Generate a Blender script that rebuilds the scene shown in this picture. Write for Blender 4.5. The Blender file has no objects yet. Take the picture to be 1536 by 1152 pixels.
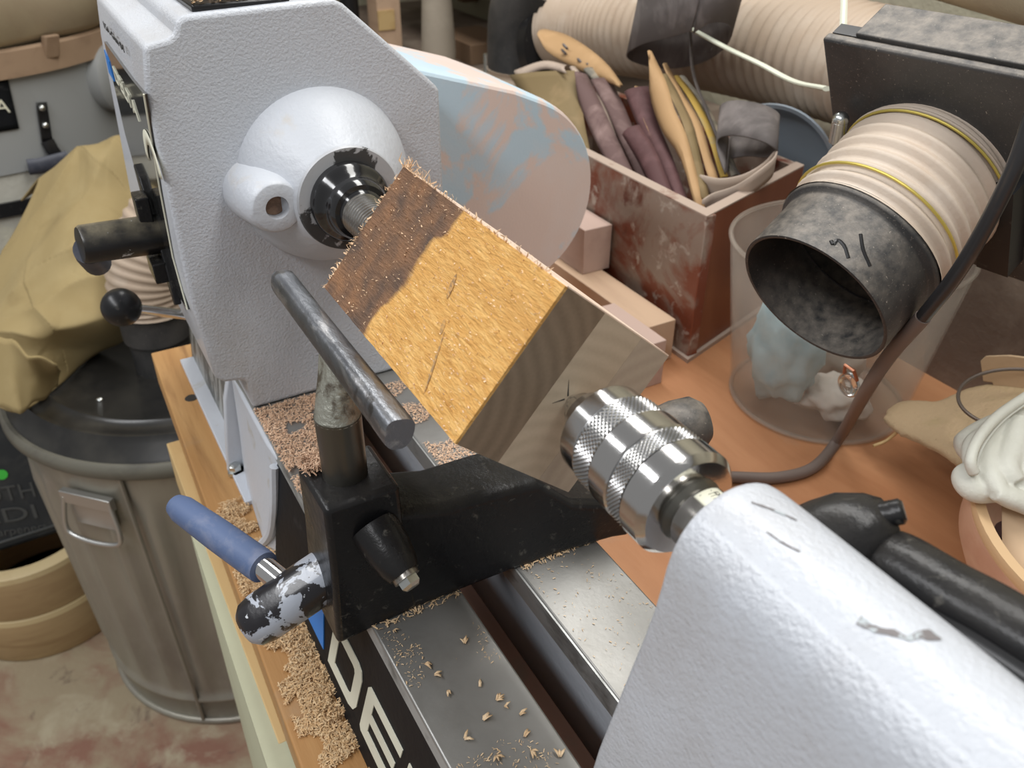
import bpy, bmesh, math, random
from mathutils import Vector, Matrix, noise as mnoise
random.seed(7)
V = Vector
PI = math.pi
scene = bpy.context.scene
COL = scene.collection

# ------------------------------------------------------------------ camera
# World: X along the lathe (headstock at -X, tailstock at +X), Y away from the turner, Z up.
# z = 0 is the top of the lathe bed, the spindle axis is y = 0, z = 0.160 (metres).
FPX = 1290.0
CAM = V((0.0, -0.157872, 0.352))
AX = V((0.49036887, 0.47794017, -0.72877402))      # world X in (right, down, forward)
AY = V((0.87150103, -0.26418324, 0.41315029))
AZ = V((0.00493124, -0.83772335, -0.54607259))
RIGHT = V((AX.x, AY.x, AZ.x)); DOWN = V((AX.y, AY.y, AZ.y)); FWD = V((AX.z, AY.z, AZ.z))
cd = bpy.data.cameras.new('camera'); cam = bpy.data.objects.new('camera', cd); COL.objects.link(cam)
cam.matrix_world = Matrix(((RIGHT.x, -DOWN.x, -FWD.x, CAM.x), (RIGHT.y, -DOWN.y, -FWD.y, CAM.y),
                           (RIGHT.z, -DOWN.z, -FWD.z, CAM.z), (0, 0, 0, 1)))
cd.sensor_fit = 'HORIZONTAL'; cd.sensor_width = 36.0; cd.lens = FPX / 1536 * 36.0
cd.clip_start = 0.01; cd.clip_end = 30
cd.dof.use_dof = True; cd.dof.focus_distance = 0.44; cd.dof.aperture_fstop = 16
scene.camera = cam

# ------------------------------------------------------------------ world, lamps, exposure
w = bpy.data.worlds.new('room_light'); scene.world = w; w.use_nodes = True
bg = w.node_tree.nodes['Background']; bg.inputs[0].default_value = (1.0, 1.0, 1.0, 1); bg.inputs[1].default_value = 0.28
def area(name, loc, target, sx, sy, power, col):
    l = bpy.data.lights.new(name, 'AREA'); l.shape = 'RECTANGLE'; l.size = sx; l.size_y = sy
    l.energy = power; l.color = col
    o = bpy.data.objects.new(name, l); COL.objects.link(o); o.location = loc
    d = V(target) - V(loc)
    xax = V((1, 0, 0)); z = -d.normalized(); y = z.cross(xax).normalized(); x = y.cross(z)
    o.rotation_euler = Matrix((x, y, z)).transposed().to_euler()
    return o
area('ceiling_lamp_above_offscreen', (-0.60, 0.42, 1.42), (-0.60, 0.42, 0.0), 2.4, 0.34, 27.0, (1.0, 0.985, 0.95))
area('ceiling_lamp_front_offscreen', (-0.45, -1.15, 1.42), (-0.45, -1.15, 0.0), 2.4, 0.34, 34.0, (0.97, 0.98, 1.0))
scene.view_settings.view_transform = 'Standard'; scene.view_settings.look = 'None'
scene.view_settings.gamma = 1.0; scene.view_settings.use_curve_mapping = False
scene.view_settings.exposure = 0.10

# ------------------------------------------------------------------ helpers
def at(px, py, axis, val):
    """point seen at photo pixel (1536x1152) on the plane axis = val"""
    d = RIGHT * (px - 768) + DOWN * (py - 576) + FWD * FPX
    i = 'xyz'.index(axis)
    return CAM + d * ((val - CAM[i]) / d[i])

class B:
    def __init__(s): s.bm = bmesh.new()
    def quad(s, pts):
        return s.bm.faces.new([s.bm.verts.new(p) for p in pts])
    def box(s, lo, hi):
        x0, y0, z0 = lo; x1, y1, z1 = hi
        s.loft([[(x0, y0, z0), (x1, y0, z0), (x1, y1, z0), (x0, y1, z0)], [(x0, y0, z1), (x1, y0, z1), (x1, y1, z1), (x0, y1, z1)]])
        return s
    def obox(s, c, ax, half):
        c = V(c); a = [V(v).normalized() * h for v, h in zip(ax, half)]
        r = []
        for k in (-1, 1):
            r.append([c + a[0] * i + a[1] * j + a[2] * k for i, j in ((-1, -1), (1, -1), (1, 1), (-1, 1))])
        s.loft(r); return s
    def loft(s, rings, closed=True, caps=True):
        vs = [[s.bm.verts.new(p) for p in r] for r in rings]
        n = len(vs[0])
        for a, b in zip(vs[:-1], vs[1:]):
            for i in range(n if closed else n - 1):
                j = (i + 1) % n
                try: s.bm.faces.new((a[i], a[j], b[j], b[i]))
                except ValueError: pass
        if caps and closed:
            for r in (vs[0][::-1], vs[-1]):
                if n > 2:
                    try: s.bm.faces.new(r)
                    except ValueError: pass
        return s
    def prism(s, poly, axis, a, b):
        def mk(p, v):
            return {'x': (v, p[0], p[1]), 'y': (p[0], v, p[1]), 'z': (p[0], p[1], v)}[axis]
        s.loft([[mk(p, a) for p in poly], [mk(p, b) for p in poly]]); return s
    def revolve(s, prof, origin, axis, seg=48, caps=True):
        """prof: list of (distance along axis, radius)"""
        o = V(origin); a = V(axis).normalized()
        u = a.orthogonal().normalized(); v = a.cross(u)
        rings = []
        for t, r in prof:
            rings.append([o + a * t + (u * math.cos(2 * PI * i / seg) + v * math.sin(2 * PI * i / seg)) * max(r, 1e-5) for i in range(seg)])
        s.loft(rings, True, caps); return s
    def tube(s, path, rad, seg=12, caps=True, flat=1.0, up=None):
        path = [V(p) for p in path]; n = len(path)
        if not isinstance(rad, (list, tuple)): rad = [rad] * n
        tang = [(path[min(i + 1, n - 1)] - path[max(i - 1, 0)]).normalized() for i in range(n)]
        u = (V(up) - tang[0] * V(up).dot(tang[0])).normalized() if up else tang[0].orthogonal().normalized()
        rings = []
        for i in range(n):
            u = (u - tang[i] * u.dot(tang[i])).normalized(); v = tang[i].cross(u)
            rings.append([path[i] + (u * math.cos(2 * PI * k / seg) * flat + v * math.sin(2 * PI * k / seg)) * rad[i] for k in range(seg)])
        s.loft(rings, True, caps); return s
    def grid(s, rows):
        vs = [[s.bm.verts.new(p) for p in r] for r in rows]
        for a, b in zip(vs[:-1], vs[1:]):
            for i in range(len(a) - 1):
                s.bm.faces.new((a[i], a[i + 1], b[i + 1], b[i]))
        return s
    def sphere(s, c, r, seg=20, squash=(1, 1, 1)):
        m = Matrix.Translation(c) @ Matrix.Diagonal((r * squash[0], r * squash[1], r * squash[2], 1))
        bmesh.ops.create_uvsphere(s.bm, u_segments=seg, v_segments=max(6, seg // 2), radius=1, matrix=m); return s

def spline(pts, n):
    """Catmull-Rom through pts, n points out"""
    pts = [V(p) for p in pts]; m = len(pts); out = []
    for k in range(n):
        t = k / (n - 1) * (m - 1); i = min(int(t), m - 2); f = t - i
        p0 = pts[i - 1] if i else pts[0] * 2 - pts[1]
        p1, p2 = pts[i], pts[i + 1]
        p3 = pts[i + 2] if i + 2 < m else pts[-1] * 2 - pts[-2]
        out.append(0.5 * ((2 * p1) + (p2 - p0) * f + (2 * p0 - 5 * p1 + 4 * p2 - p3) * f * f + (3 * p1 - p0 - 3 * p2 + p3) * f ** 3))
    return out

def thing(name, label, cat, loc, group=None):
    o = bpy.data.objects.new(name, None); COL.objects.link(o); o.location = loc
    o.empty_display_size = 0.02
    o['label'] = label; o['category'] = cat
    if group: o['group'] = group
    return o
def part(name, b, m, parent=None, angle=40, bevel=0, solid=0, subd=0, label=None, kind=None, weld=True):
    if isinstance(b, B):
        bm = b.bm
        if weld: bmesh.ops.remove_doubles(bm, verts=bm.verts, dist=1e-6)
        bmesh.ops.recalc_face_normals(bm, faces=bm.faces)
        me = bpy.data.meshes.new(name); bm.to_mesh(me); bm.free()
    else: me = b
    me.materials.clear(); me.materials.append(m)
    for p in me.polygons: p.use_smooth = True
    me.set_sharp_from_angle(angle=math.radians(angle))
    o = bpy.data.objects.new(name, me); COL.objects.link(o)
    if parent:
        o.parent = parent
        off = parent.location.copy(); p = parent.parent
        while p: off += p.location; p = p.parent
        if parent.type != 'EMPTY': off = off  # mesh parents sit at world origin
        o.matrix_parent_inverse = Matrix.Translation(-off) if parent.type == 'EMPTY' else Matrix()
    if solid:
        md = o.modifiers.new('thickness', 'SOLIDIFY'); md.thickness = solid; md.offset = 0
    if bevel:
        md = o.modifiers.new('bevel', 'BEVEL'); md.width = bevel; md.segments = 3; md.limit_method = 'ANGLE'; md.angle_limit = math.radians(35)
    if subd:
        md = o.modifiers.new('smooth', 'SUBSURF'); md.levels = subd; md.render_levels = subd
    if label: o['label'] = label
    if kind: o['kind'] = kind
    return o
def solo(name, b, m, label, cat, group=None, **k):
    o = part(name, b, m, None, **k); o['label'] = label; o['category'] = cat
    if group: o['group'] = group
    return o
def struct(name, b, m, **k):
    o = part(name, b, m, None, **k); o['kind'] = 'structure'; return o

_fonts = {}
def text_part(name, body, size, origin, right, up, m, parent, depth=0.0003, align='LEFT', shear=0.0, sx=1.0, fit=None):
    c = bpy.data.curves.new('lettering', 'FONT'); c.body = body; c.size = size; c.extrude = depth; c.align_x = align; c.shear = shear
    t = bpy.data.objects.new('lettering', c); COL.objects.link(t)
    dg = bpy.context.evaluated_depsgraph_get(); dg.update()
    me = bpy.data.meshes.new_from_object(t.evaluated_get(dg)); bpy.data.objects.remove(t)
    r = V(right).normalized(); u = V(up).normalized(); n = r.cross(u).normalized()
    if fit:
        xs = [v.co.x for v in me.vertices]; sx = fit / (max(xs) - min(xs))
        for v in me.vertices: v.co.x -= (min(xs) if align == 'LEFT' else max(xs))
    for v in me.vertices:
        p = v.co.copy(); v.co = V(origin) + r * p.x * sx + u * p.y + n * (p.z + depth)
    return part(name, me, m, parent, angle=30)

# ------------------------------------------------------------------ materials
def mat(name, col, rough=0.5, metal=0.0, layers=(), bump=0.0, bscale=200.0, bstretch=(1, 1, 1), bdetail=4.0, dust=None,
        rnoise=0.0, trans=0.0, coat=0.0, alpha=1.0, wave=None, ior=1.5, spec=None):
    """layers: (colour, scale, lo, hi, stretch[, offset]) noise-masked coats; dust: (colour, amount, scale) on upward faces"""
    m = bpy.data.materials.new(name); m.use_nodes = True
    nt = m.node_tree; N = nt.nodes; L = nt.links; N.clear()
    out = N.new('ShaderNodeOutputMaterial'); bs = N.new('ShaderNodeBsdfPrincipled'); L.new(bs.outputs[0], out.inputs[0])
    tc = N.new('ShaderNodeTexCoord')
    rgb = N.new('ShaderNodeRGB'); rgb.outputs[0].default_value = (*col, 1); cur = rgb.outputs[0]
    def coords(st, off=(0, 0, 0)):
        mp = N.new('ShaderNodeMapping'); mp.inputs['Scale'].default_value = st; mp.inputs['Location'].default_value = off
        L.new(tc.outputs['Object'], mp.inputs[0]); return mp.outputs[0]
    def noise(sc, st, off=(0, 0, 0), detail=5.0, dist=0.0):
        n = N.new('ShaderNodeTexNoise'); n.inputs['Scale'].default_value = sc; n.inputs['Detail'].default_value = detail
        n.inputs['Roughness'].default_value = 0.6; n.inputs['Distortion'].default_value = dist
        L.new(coords(st, off), n.inputs['Vector']); return n.outputs[0]
    def ramp(src, lo, hi):
        r = N.new('ShaderNodeMapRange'); r.inputs[1].default_value = lo; r.inputs[2].default_value = hi; r.clamp = True
        L.new(src, r.inputs[0]); return r.outputs[0]
    def mix(fac, a, c):
        x = N.new('ShaderNodeMix'); x.data_type = 'RGBA'; L.new(fac, x.inputs[0]); L.new(a, x.inputs[6])
        x.inputs[7].default_value = (*c, 1); return x.outputs[2]
    if wave:   # (colour, scale, distortion, stretch, lo, hi)
        wv = N.new('ShaderNodeTexWave'); wv.wave_type = 'BANDS'; wv.bands_direction = wave[6] if len(wave) > 6 else 'X'
        wv.inputs['Scale'].default_value = wave[1]; wv.inputs['Distortion'].default_value = wave[2]
        wv.inputs['Detail'].default_value = 3; wv.inputs['Detail Scale'].default_value = 1.2
        L.new(coords(wave[3]), wv.inputs['Vector']); cur = mix(ramp(wv.outputs[1], wave[4], wave[5]), cur, wave[0])
    for ly in layers:
        c, sc, lo, hi = ly[:4]; st = ly[4] if len(ly) > 4 else (1, 1, 1); off = ly[5] if len(ly) > 5 else (0, 0, 0)
        cur = mix(ramp(noise(sc, st, off, 6.0, 0.4), lo, hi), cur, c)
    if dust:
        g = N.new('ShaderNodeNewGeometry'); sp = N.new('ShaderNodeSeparateXYZ'); L.new(g.outputs['Normal'], sp.inputs[0])
        up = ramp(sp.outputs[2], 0.1, 0.95); nz = ramp(noise(dust[2], (1, 1, 1)), 0.3, 0.7)
        ml = N.new('ShaderNodeMath'); ml.operation = 'MULTIPLY'; L.new(up, ml.inputs[0]); L.new(nz, ml.inputs[1])
        m2 = N.new('ShaderNodeMath'); m2.operation = 'MULTIPLY'; L.new(ml.outputs[0], m2.inputs[0]); m2.inputs[1].default_value = dust[1]
        cur = mix(m2.outputs[0], cur, dust[0])
    L.new(cur, bs.inputs['Base Color'])
    bs.inputs['Metallic'].default_value = metal; bs.inputs['Roughness'].default_value = rough
    bs.inputs['IOR'].default_value = ior
    if spec is not None: bs.inputs['Specular IOR Level'].default_value = spec
    if rnoise:
        r = N.new('ShaderNodeMapRange'); r.inputs[1].default_value = 0.3; r.inputs[2].default_value = 0.7
        r.inputs[3].default_value = max(0.02, rough - rnoise); r.inputs[4].default_value = rough + rnoise
        L.new(noise(30, (1, 1, 1)), r.inputs[0]); L.new(r.outputs[0], bs.inputs['Roughness'])
    if trans: bs.inputs['Transmission Weight'].default_value = trans
    if coat: bs.inputs['Coat Weight'].default_value = coat
    bs.inputs['Alpha'].default_value = alpha
    if bump:
        bp = N.new('ShaderNodeBump'); bp.inputs['Strength'].default_value = 1.0; bp.inputs['Distance'].default_value = bump
        L.new(noise(bscale, bstretch, (0, 0, 0), bdetail), bp.inputs['Height']); L.new(bp.outputs[0], bs.inputs['Normal'])
    return m

DUST = (0.52, 0.44, 0.36); SAW = (0.60, 0.40, 0.22)
M = {}
M['paint'] = mat('grey_cast_paint', (0.53, 0.555, 0.60), 0.42, bump=0.0007, bscale=560, bdetail=3, layers=[((0.44, 0.44, 0.45), 9, 0.52, 0.72), ((0.40, 0.30, 0.22), 40, 0.74, 0.80)], coat=0.15)
M['paint_tail'] = mat('blue_grey_cast_paint', (0.53, 0.555, 0.60), 0.36, bump=0.0006, bscale=480, bdetail=2, layers=[((0.44, 0.44, 0.45), 14, 0.5, 0.75), ((0.12, 0.12, 0.13), 60, 0.735, 0.75)], coat=0.15)
M['paint_boss'] = mat('boss_paint', (0.53, 0.555, 0.60), 0.45, bump=0.0004, bscale=260, bdetail=2, layers=[((0.52, 0.46, 0.38), 18, 0.62, 0.8)])
M['foot_paint'] = mat('foot_paint', (0.53, 0.555, 0.60), 0.4, bump=0.0004, bscale=150, layers=[((0.40, 0.36, 0.28), 30, 0.62, 0.75)])
M['worn_dark'] = mat('worn_dark_paint', (0.10, 0.105, 0.10), 0.5, layers=[((0.33, 0.34, 0.33), 38, 0.50, 0.60, (2.2, 1, 0.6)), ((0.35, 0.28, 0.18), 25, 0.66, 0.78)], bump=0.0008, bscale=160)
M['bare_ring'] = mat('bare_iron_ring', (0.46, 0.47, 0.49), 0.5, 0.2, layers=[((0.06, 0.06, 0.06), 26, 0.60, 0.62)], bump=0.0001, bscale=400)
M['cover'] = mat('dusty_blue_cover', (0.48, 0.61, 0.70), 0.5, layers=[((0.68, 0.555, 0.50), 13, 0.465, 0.52, (1, 1, 1), (1.3, 0.7, 0.2)), ((0.68, 0.635, 0.62), 7, 0.48, 0.85)], bump=0.00015, bscale=500)
M['black_gloss'] = mat('black_gloss_paint', (0.012, 0.012, 0.013), 0.3, bump=0.0004, bscale=180, layers=[((0.09, 0.085, 0.075), 140, 0.62, 0.74), ((0.26, 0.23, 0.17), 30, 0.70, 0.74)], dust=((0.22, 0.19, 0.15), 0.08, 50), rnoise=0.08, spec=0.3)
M['black_plain'] = mat('black_plastic', (0.014, 0.014, 0.015), 0.30, layers=[((0.06, 0.057, 0.053), 140, 0.62, 0.75)], spec=0.35)
M['black_dusty'] = mat('dusty_black_plastic', (0.026, 0.027, 0.028), 0.48, layers=[((0.075, 0.07, 0.066), 10, 0.42, 0.75), ((0.34, 0.30, 0.25), 520, 0.66, 0.72), ((0.13, 0.118, 0.105), 800, 0.60, 0.72)], dust=((0.30, 0.26, 0.215), 0.75, 120), bump=0.0002, bscale=400)
M['chipped'] = mat('chipped_black_paint', (0.014, 0.013, 0.016), 0.3, layers=[((0.40, 0.43, 0.49), 52, 0.505, 0.52, (1, 1, 1), (0.13, 0.07, 0.02)), ((0.55, 0.57, 0.6), 170, 0.655, 0.67)], bump=0.0002, bscale=200, coat=0.2)
M['chipped_less'] = mat('scratched_black_paint', (0.012, 0.012, 0.013), 0.3, layers=[((0.55, 0.56, 0.57), 120, 0.66, 0.68)], dust=((0.42, 0.36, 0.24), 0.5, 60))
M['grip'] = mat('blue_rubber_grip', (0.085, 0.125, 0.235), 0.55, layers=[((0.20, 0.22, 0.30), 60, 0.5, 0.8), ((0.5, 0.4, 0.28), 300, 0.72, 0.75)], bump=0.0001, bscale=600)
M['grip_dark'] = mat('dark_rubber_grip', (0.045, 0.05, 0.07), 0.5, layers=[((0.10, 0.10, 0.12), 60, 0.5, 0.8)])
M['chrome'] = mat('chrome', (0.74, 0.74, 0.74), 0.10, 1.0)
M['chuck'] = mat('polished_chuck_steel', (0.62, 0.61, 0.60), 0.13, 1.0, layers=[((0.66, 0.55, 0.45), 600, 0.69, 0.71)], bump=0.00003, bscale=900, bstretch=(4, 1, 1))
M['knurl'] = mat('knurled_steel', (0.42, 0.42, 0.42), 0.25, 1.0)
M['quill'] = mat('quill_steel', (0.50, 0.48, 0.45), 0.22, 1.0, bump=0.00003, bscale=800, layers=[((0.30, 0.27, 0.22), 60, 0.55, 0.75)])
M['steel'] = mat('tool_rest_steel', (0.24, 0.25, 0.27), 0.40, 1.0, layers=[((0.48, 0.48, 0.49), 90, 0.52, 0.62, (0.25, 1, 1)), ((0.12, 0.115, 0.11), 60, 0.58, 0.68)], bump=0.0006, bscale=160, bstretch=(0.5, 1, 1), rnoise=0.1)
M['post'] = mat('dark_steel_post', (0.12, 0.115, 0.10), 0.35, 0.8, layers=[((0.26, 0.20, 0.13), 25, 0.55, 0.75, (1, 1, 0.2))], bump=0.0001, bscale=300)
M['weld'] = mat('weld_metal', (0.42, 0.42, 0.36), 0.45, 0.7, layers=[((0.16, 0.14, 0.11), 90, 0.5, 0.62)], bump=0.0015, bscale=180)
M['way'] = mat('machined_way', (0.33, 0.325, 0.31), 0.42, 0.7, layers=[((0.24, 0.23, 0.21), 13, 0.48, 0.75), ((0.50, 0.39, 0.26), 420, 0.69, 0.72)], bump=0.00006, bscale=350, rnoise=0.06)
M['bed_edge'] = mat('machined_edge', (0.45, 0.46, 0.45), 0.35, 0.6, layers=[((0.2, 0.2, 0.19), 80, 0.5, 0.7, (0.4, 1, 1))])
M['decal'] = mat('black_decal', (0.011, 0.012, 0.014), 0.5, layers=[((0.08, 0.082, 0.085), 22, 0.62, 0.80)], bump=0.0003, bscale=120, spec=0.08)
M['decal_gloss'] = mat('glossy_decal', (0.03, 0.03, 0.03), 0.12, coat=0.6)
M['letter'] = mat('cream_lettering', (0.70, 0.69, 0.56), 0.5, layers=[((0.55, 0.52, 0.42), 60, 0.6, 0.8)])
M['blue'] = mat('blue_print', (0.02, 0.20, 0.62), 0.45)
M['ink'] = mat('black_ink', (0.02, 0.02, 0.02), 0.6)
M['bolt'] = mat('zinc_bolt', (0.62, 0.64, 0.62), 0.25, 1.0)
M['rustbolt'] = mat('dirty_nut', (0.38, 0.36, 0.33), 0.35, 1.0, layers=[((0.10, 0.08, 0.06), 200, 0.5, 0.65)])

# ------------------------------------------------------------------ wood block materials
def block_face_material():
    m = mat('rough_sawn_blank', (0.58, 0.305, 0.078), 0.78,
            layers=[((0.70, 0.42, 0.14), 420, 0.45, 0.66, (0.22, 1, 1)), ((0.40, 0.175, 0.03), 300, 0.58, 0.72, (0.22, 1, 1), (3, 1, 2)), ((0.52, 0.27, 0.07), 30, 0.5, 0.75, (0.3, 1, 1)),
                    ((0.80, 0.60, 0.33), 700, 0.64, 0.72, (0.3, 1, 1), (1, 5, 2))], bump=0.0012, bscale=700, bstretch=(0.22, 1, 1), bdetail=6)
    nt = m.node_tree; N = nt.nodes; L = nt.links
    bs = [n for n in N if n.type == 'BSDF_PRINCIPLED'][0]
    src = bs.inputs['Base Color'].links[0].from_socket
    tc = N.new('ShaderNodeTexCoord'); sp = N.new('ShaderNodeSeparateXYZ'); L.new(tc.outputs['Object'], sp.inputs[0])
    # old dark water stain along the headstock end, wavy edge
    n1 = N.new('ShaderNodeTexNoise'); n1.inputs['Scale'].default_value = 34; n1.inputs['Detail'].default_value = 4; L.new(tc.outputs['Object'], n1.inputs['Vector'])
    a = N.new('ShaderNodeMath'); a.operation = 'MULTIPLY_ADD'; L.new(n1.outputs[0], a.inputs[0]); a.inputs[1].default_value = 0.030; L.new(sp.outputs[0], a.inputs[2])
    zz = N.new('ShaderNodeMath'); zz.operation = 'MULTIPLY_ADD'; L.new(sp.outputs[2], zz.inputs[0]); zz.inputs[1].default_value = -0.14; L.new(a.outputs[0], zz.inputs[2])
    r = N.new('ShaderNodeMapRange'); r.inputs[1].default_value = 0.0745; r.inputs[2].default_value = 0.0715; L.new(zz.outputs[0], r.inputs[0])
    n2 = N.new('ShaderNodeTexNoise'); n2.inputs['Scale'].default_value = 60; n2.inputs['Detail'].default_value = 6; L.new(tc.outputs['Object'], n2.inputs['Vector'])
    cr = N.new('ShaderNodeValToRGB'); e = cr.color_ramp.elements
    e[0].position = 0.32; e[0].color = (0.075, 0.048, 0.035, 1); e[1].position = 0.70; e[1].color = (0.24, 0.115, 0.05, 1)
    L.new(n2.outputs[0], cr.inputs[0])
    mx = N.new('ShaderNodeMix'); mx.data_type = 'RGBA'; L.new(r.outputs[0], mx.inputs[0]); L.new(src, mx.inputs[6]); L.new(cr.outputs[0], mx.inputs[7])
    L.new(mx.outputs[2], bs.inputs['Base Color'])
    return m
M['blank_face'] = block_face_material()
def end_grain(name, c1, c2, off):
    m = bpy.data.materials.new(name); m.use_nodes = True; nt = m.node_tree; N = nt.nodes; L = nt.links
    bs = N['Principled BSDF']; bs.inputs['Roughness'].default_value = 0.6
    tc = N.new('ShaderNodeTexCoord'); mp = N.new('ShaderNodeMapping'); mp.inputs['Location'].default_value = off; mp.inputs['Scale'].default_value = (0.15, 1, 1)
    L.new(tc.outputs['Object'], mp.inputs[0])
    wv = N.new('ShaderNodeTexWave'); wv.wave_type = 'RINGS'; wv.rings_direction = 'X'; wv.inputs['Scale'].default_value = 46; wv.inputs['Distortion'].default_value = 2.0
    wv.inputs['Detail'].default_value = 3; wv.inputs['Detail Scale'].default_value = 1.0; L.new(mp.outputs[0], wv.inputs['Vector'])
    ns = N.new('ShaderNodeTexNoise'); ns.inputs['Scale'].default_value = 900; ns.inputs['Detail'].default_value = 3; L.new(tc.outputs['Object'], ns.inputs['Vector'])
    ml = N.new('ShaderNodeMath'); ml.operation = 'MULTIPLY_ADD'; L.new(ns.outputs[0], ml.inputs[0]); ml.inputs[1].default_value = 0.5
    m3 = N.new('ShaderNodeMath'); m3.operation = 'MULTIPLY'; L.new(wv.outputs[1], m3.inputs[0]); m3.inputs[1].default_value = 0.38; L.new(m3.outputs[0], ml.inputs[2])
    mx = N.new('ShaderNodeMix'); mx.data_type = 'RGBA'; L.new(ml.outputs[0], mx.inputs[0]); mx.inputs[6].default_value = (*c1, 1); mx.inputs[7].default_value = (*c2, 1)
    L.new(mx.outputs[2], bs.inputs['Base Color'])
    return m
M['lam1'] = end_grain('end_grain_dark', (0.15, 0.108, 0.070), (0.25, 0.185, 0.125), (0, 0.055, 0.03))
M['lam2'] = end_grain('end_grain_light', (0.40, 0.325, 0.235), (0.52, 0.43, 0.32), (0, -0.012, 0.045))
M['lam3'] = end_grain('end_grain_tan', (0.36, 0.295, 0.225), (0.46, 0.385, 0.30), (0, -0.10, 0.03))
M['fresh'] = mat('fresh_sawn_maple', (0.78, 0.62, 0.50), 0.7, layers=[((0.70, 0.50, 0.36), 60, 0.5, 0.7, (0.1, 1, 1))], bump=0.0004, bscale=500)
M['fiber'] = mat('torn_fibre', (0.74, 0.52, 0.33), 0.8)
M['sawdust'] = mat('sawdust', (0.62, 0.40, 0.20), 0.85, layers=[((0.74, 0.55, 0.33), 500, 0.45, 0.6), ((0.42, 0.24, 0.11), 350, 0.6, 0.7, (1, 1, 1), (4, 2, 1))])
M['sawdust_pink'] = mat('pink_sawdust', (0.62, 0.40, 0.26), 0.85, layers=[((0.74, 0.52, 0.36), 600, 0.45, 0.6), ((0.50, 0.28, 0.18), 300, 0.6, 0.7, (1, 1, 1), (4, 2, 1))])
M['shaving'] = mat('shaving', (0.58, 0.40, 0.23), 0.8, layers=[((0.70, 0.53, 0.34), 300, 0.45, 0.6)])

# ------------------------------------------------------------------ background materials
M['plywood'] = mat('bench_plywood', (0.40, 0.175, 0.075), 0.6, layers=[((0.50, 0.245, 0.115), 16, 0.42, 0.68, (0.25, 1, 1)), ((0.30, 0.135, 0.065), 20, 0.60, 0.72, (0.15, 1.4, 1), (2, 0, 0)), ((0.40, 0.28, 0.19), 6, 0.55, 0.75)], bump=0.0003, bscale=200, bstretch=(0.2, 1, 1))
M['plank'] = mat('knotty_plank', (0.40, 0.205, 0.07), 0.6, layers=[((0.50, 0.285, 0.11), 22, 0.44, 0.68, (0.12, 1, 1)), ((0.24, 0.11, 0.035), 26, 0.62, 0.74, (0.12, 1, 1), (2, 1, 0)), ((0.36, 0.25, 0.15), 10, 0.58, 0.75)], bump=0.0005, bscale=180, bstretch=(0.15, 1, 1))
M['pale_panel'] = mat('pale_green_panel', (0.50, 0.52, 0.37), 0.6, layers=[((0.42, 0.42, 0.30), 10, 0.5, 0.8)])
M['pine'] = mat('pine_cleat', (0.58, 0.41, 0.19), 0.6, layers=[((0.48, 0.31, 0.13), 30, 0.5, 0.7, (0.2, 1, 1))])
M['tan_wood'] = mat('tan_wood_offcut', (0.55, 0.385, 0.26), 0.7, layers=[((0.46, 0.31, 0.21), 30, 0.5, 0.7, (0.15, 1, 1))], bump=0.0002, bscale=300)
M['pink_wood'] = mat('pale_pink_wood', (0.52, 0.38, 0.32), 0.7, layers=[((0.44, 0.31, 0.26), 30, 0.5, 0.7, (0.2, 1, 1))])
M['concrete'] = mat('painted_concrete', (0.34, 0.275, 0.18), 0.7, layers=[((0.25, 0.125, 0.085), 5.0, 0.44, 0.58), ((0.42, 0.36, 0.25), 12, 0.54, 0.70), ((0.12, 0.075, 0.055), 18, 0.60, 0.76)], bump=0.001, bscale=60)
M['wall_block'] = mat('old_masonry', (0.36, 0.335, 0.25), 0.85, layers=[((0.35, 0.33, 0.24), 7, 0.5, 0.72), ((0.13, 0.10, 0.075), 5, 0.55, 0.7)], bump=0.003, bscale=40)
M['wall_board'] = mat('dusty_backboard', (0.17, 0.125, 0.095), 0.8, layers=[((0.30, 0.245, 0.19), 9, 0.5, 0.72), ((0.09, 0.065, 0.05), 6, 0.58, 0.75)], bump=0.001, bscale=80)
M['hose'] = mat('tan_ribbed_hose', (0.43, 0.335, 0.25), 0.6, layers=[((0.50, 0.415, 0.33), 18, 0.5, 0.75), ((0.36, 0.26, 0.185), 12, 0.58, 0.78)], bump=0.0002, bscale=400)
M['hose_pale'] = mat('pale_ribbed_hose', (0.50, 0.415, 0.335), 0.55, layers=[((0.57, 0.50, 0.43), 22, 0.5, 0.75), ((0.46, 0.34, 0.25), 16, 0.58, 0.78), ((0.35, 0.2, 0.1), 240, 0.74, 0.76)], bump=0.0002, bscale=400)
M['galv'] = mat('galvanised_steel', (0.35, 0.335, 0.28), 0.42, 0.45, layers=[((0.26, 0.24, 0.205), 10, 0.45, 0.7, (1, 1, 0.3)), ((0.34, 0.32, 0.28), 22, 0.55, 0.75)], bump=0.0004, bscale=60)
M['galv_bright'] = mat('bright_galvanised', (0.52, 0.52, 0.50), 0.35, 0.85)
M['lid'] = mat('black_lid', (0.013, 0.013, 0.013), 0.30, layers=[((0.05, 0.047, 0.04), 8, 0.5, 0.8), ((0.25, 0.22, 0.17), 300, 0.73, 0.75)], dust=((0.12, 0.11, 0.09), 0.18, 14))
M['lid_rim'] = mat('dusty_lid_rim', (0.14, 0.133, 0.105), 0.5, layers=[((0.09, 0.085, 0.07), 18, 0.5, 0.7)])
M['canvas'] = mat('khaki_canvas', (0.30, 0.225, 0.10), 0.85, layers=[((0.335, 0.26, 0.125), 9, 0.45, 0.7), ((0.24, 0.175, 0.075), 16, 0.6, 0.78)], bump=0.00025, bscale=900)
M['bag'] = mat('beige_filter_bag', (0.46, 0.39, 0.265), 0.85, layers=[((0.40, 0.32, 0.22), 7, 0.45, 0.7)], bump=0.0004, bscale=500)
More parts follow.
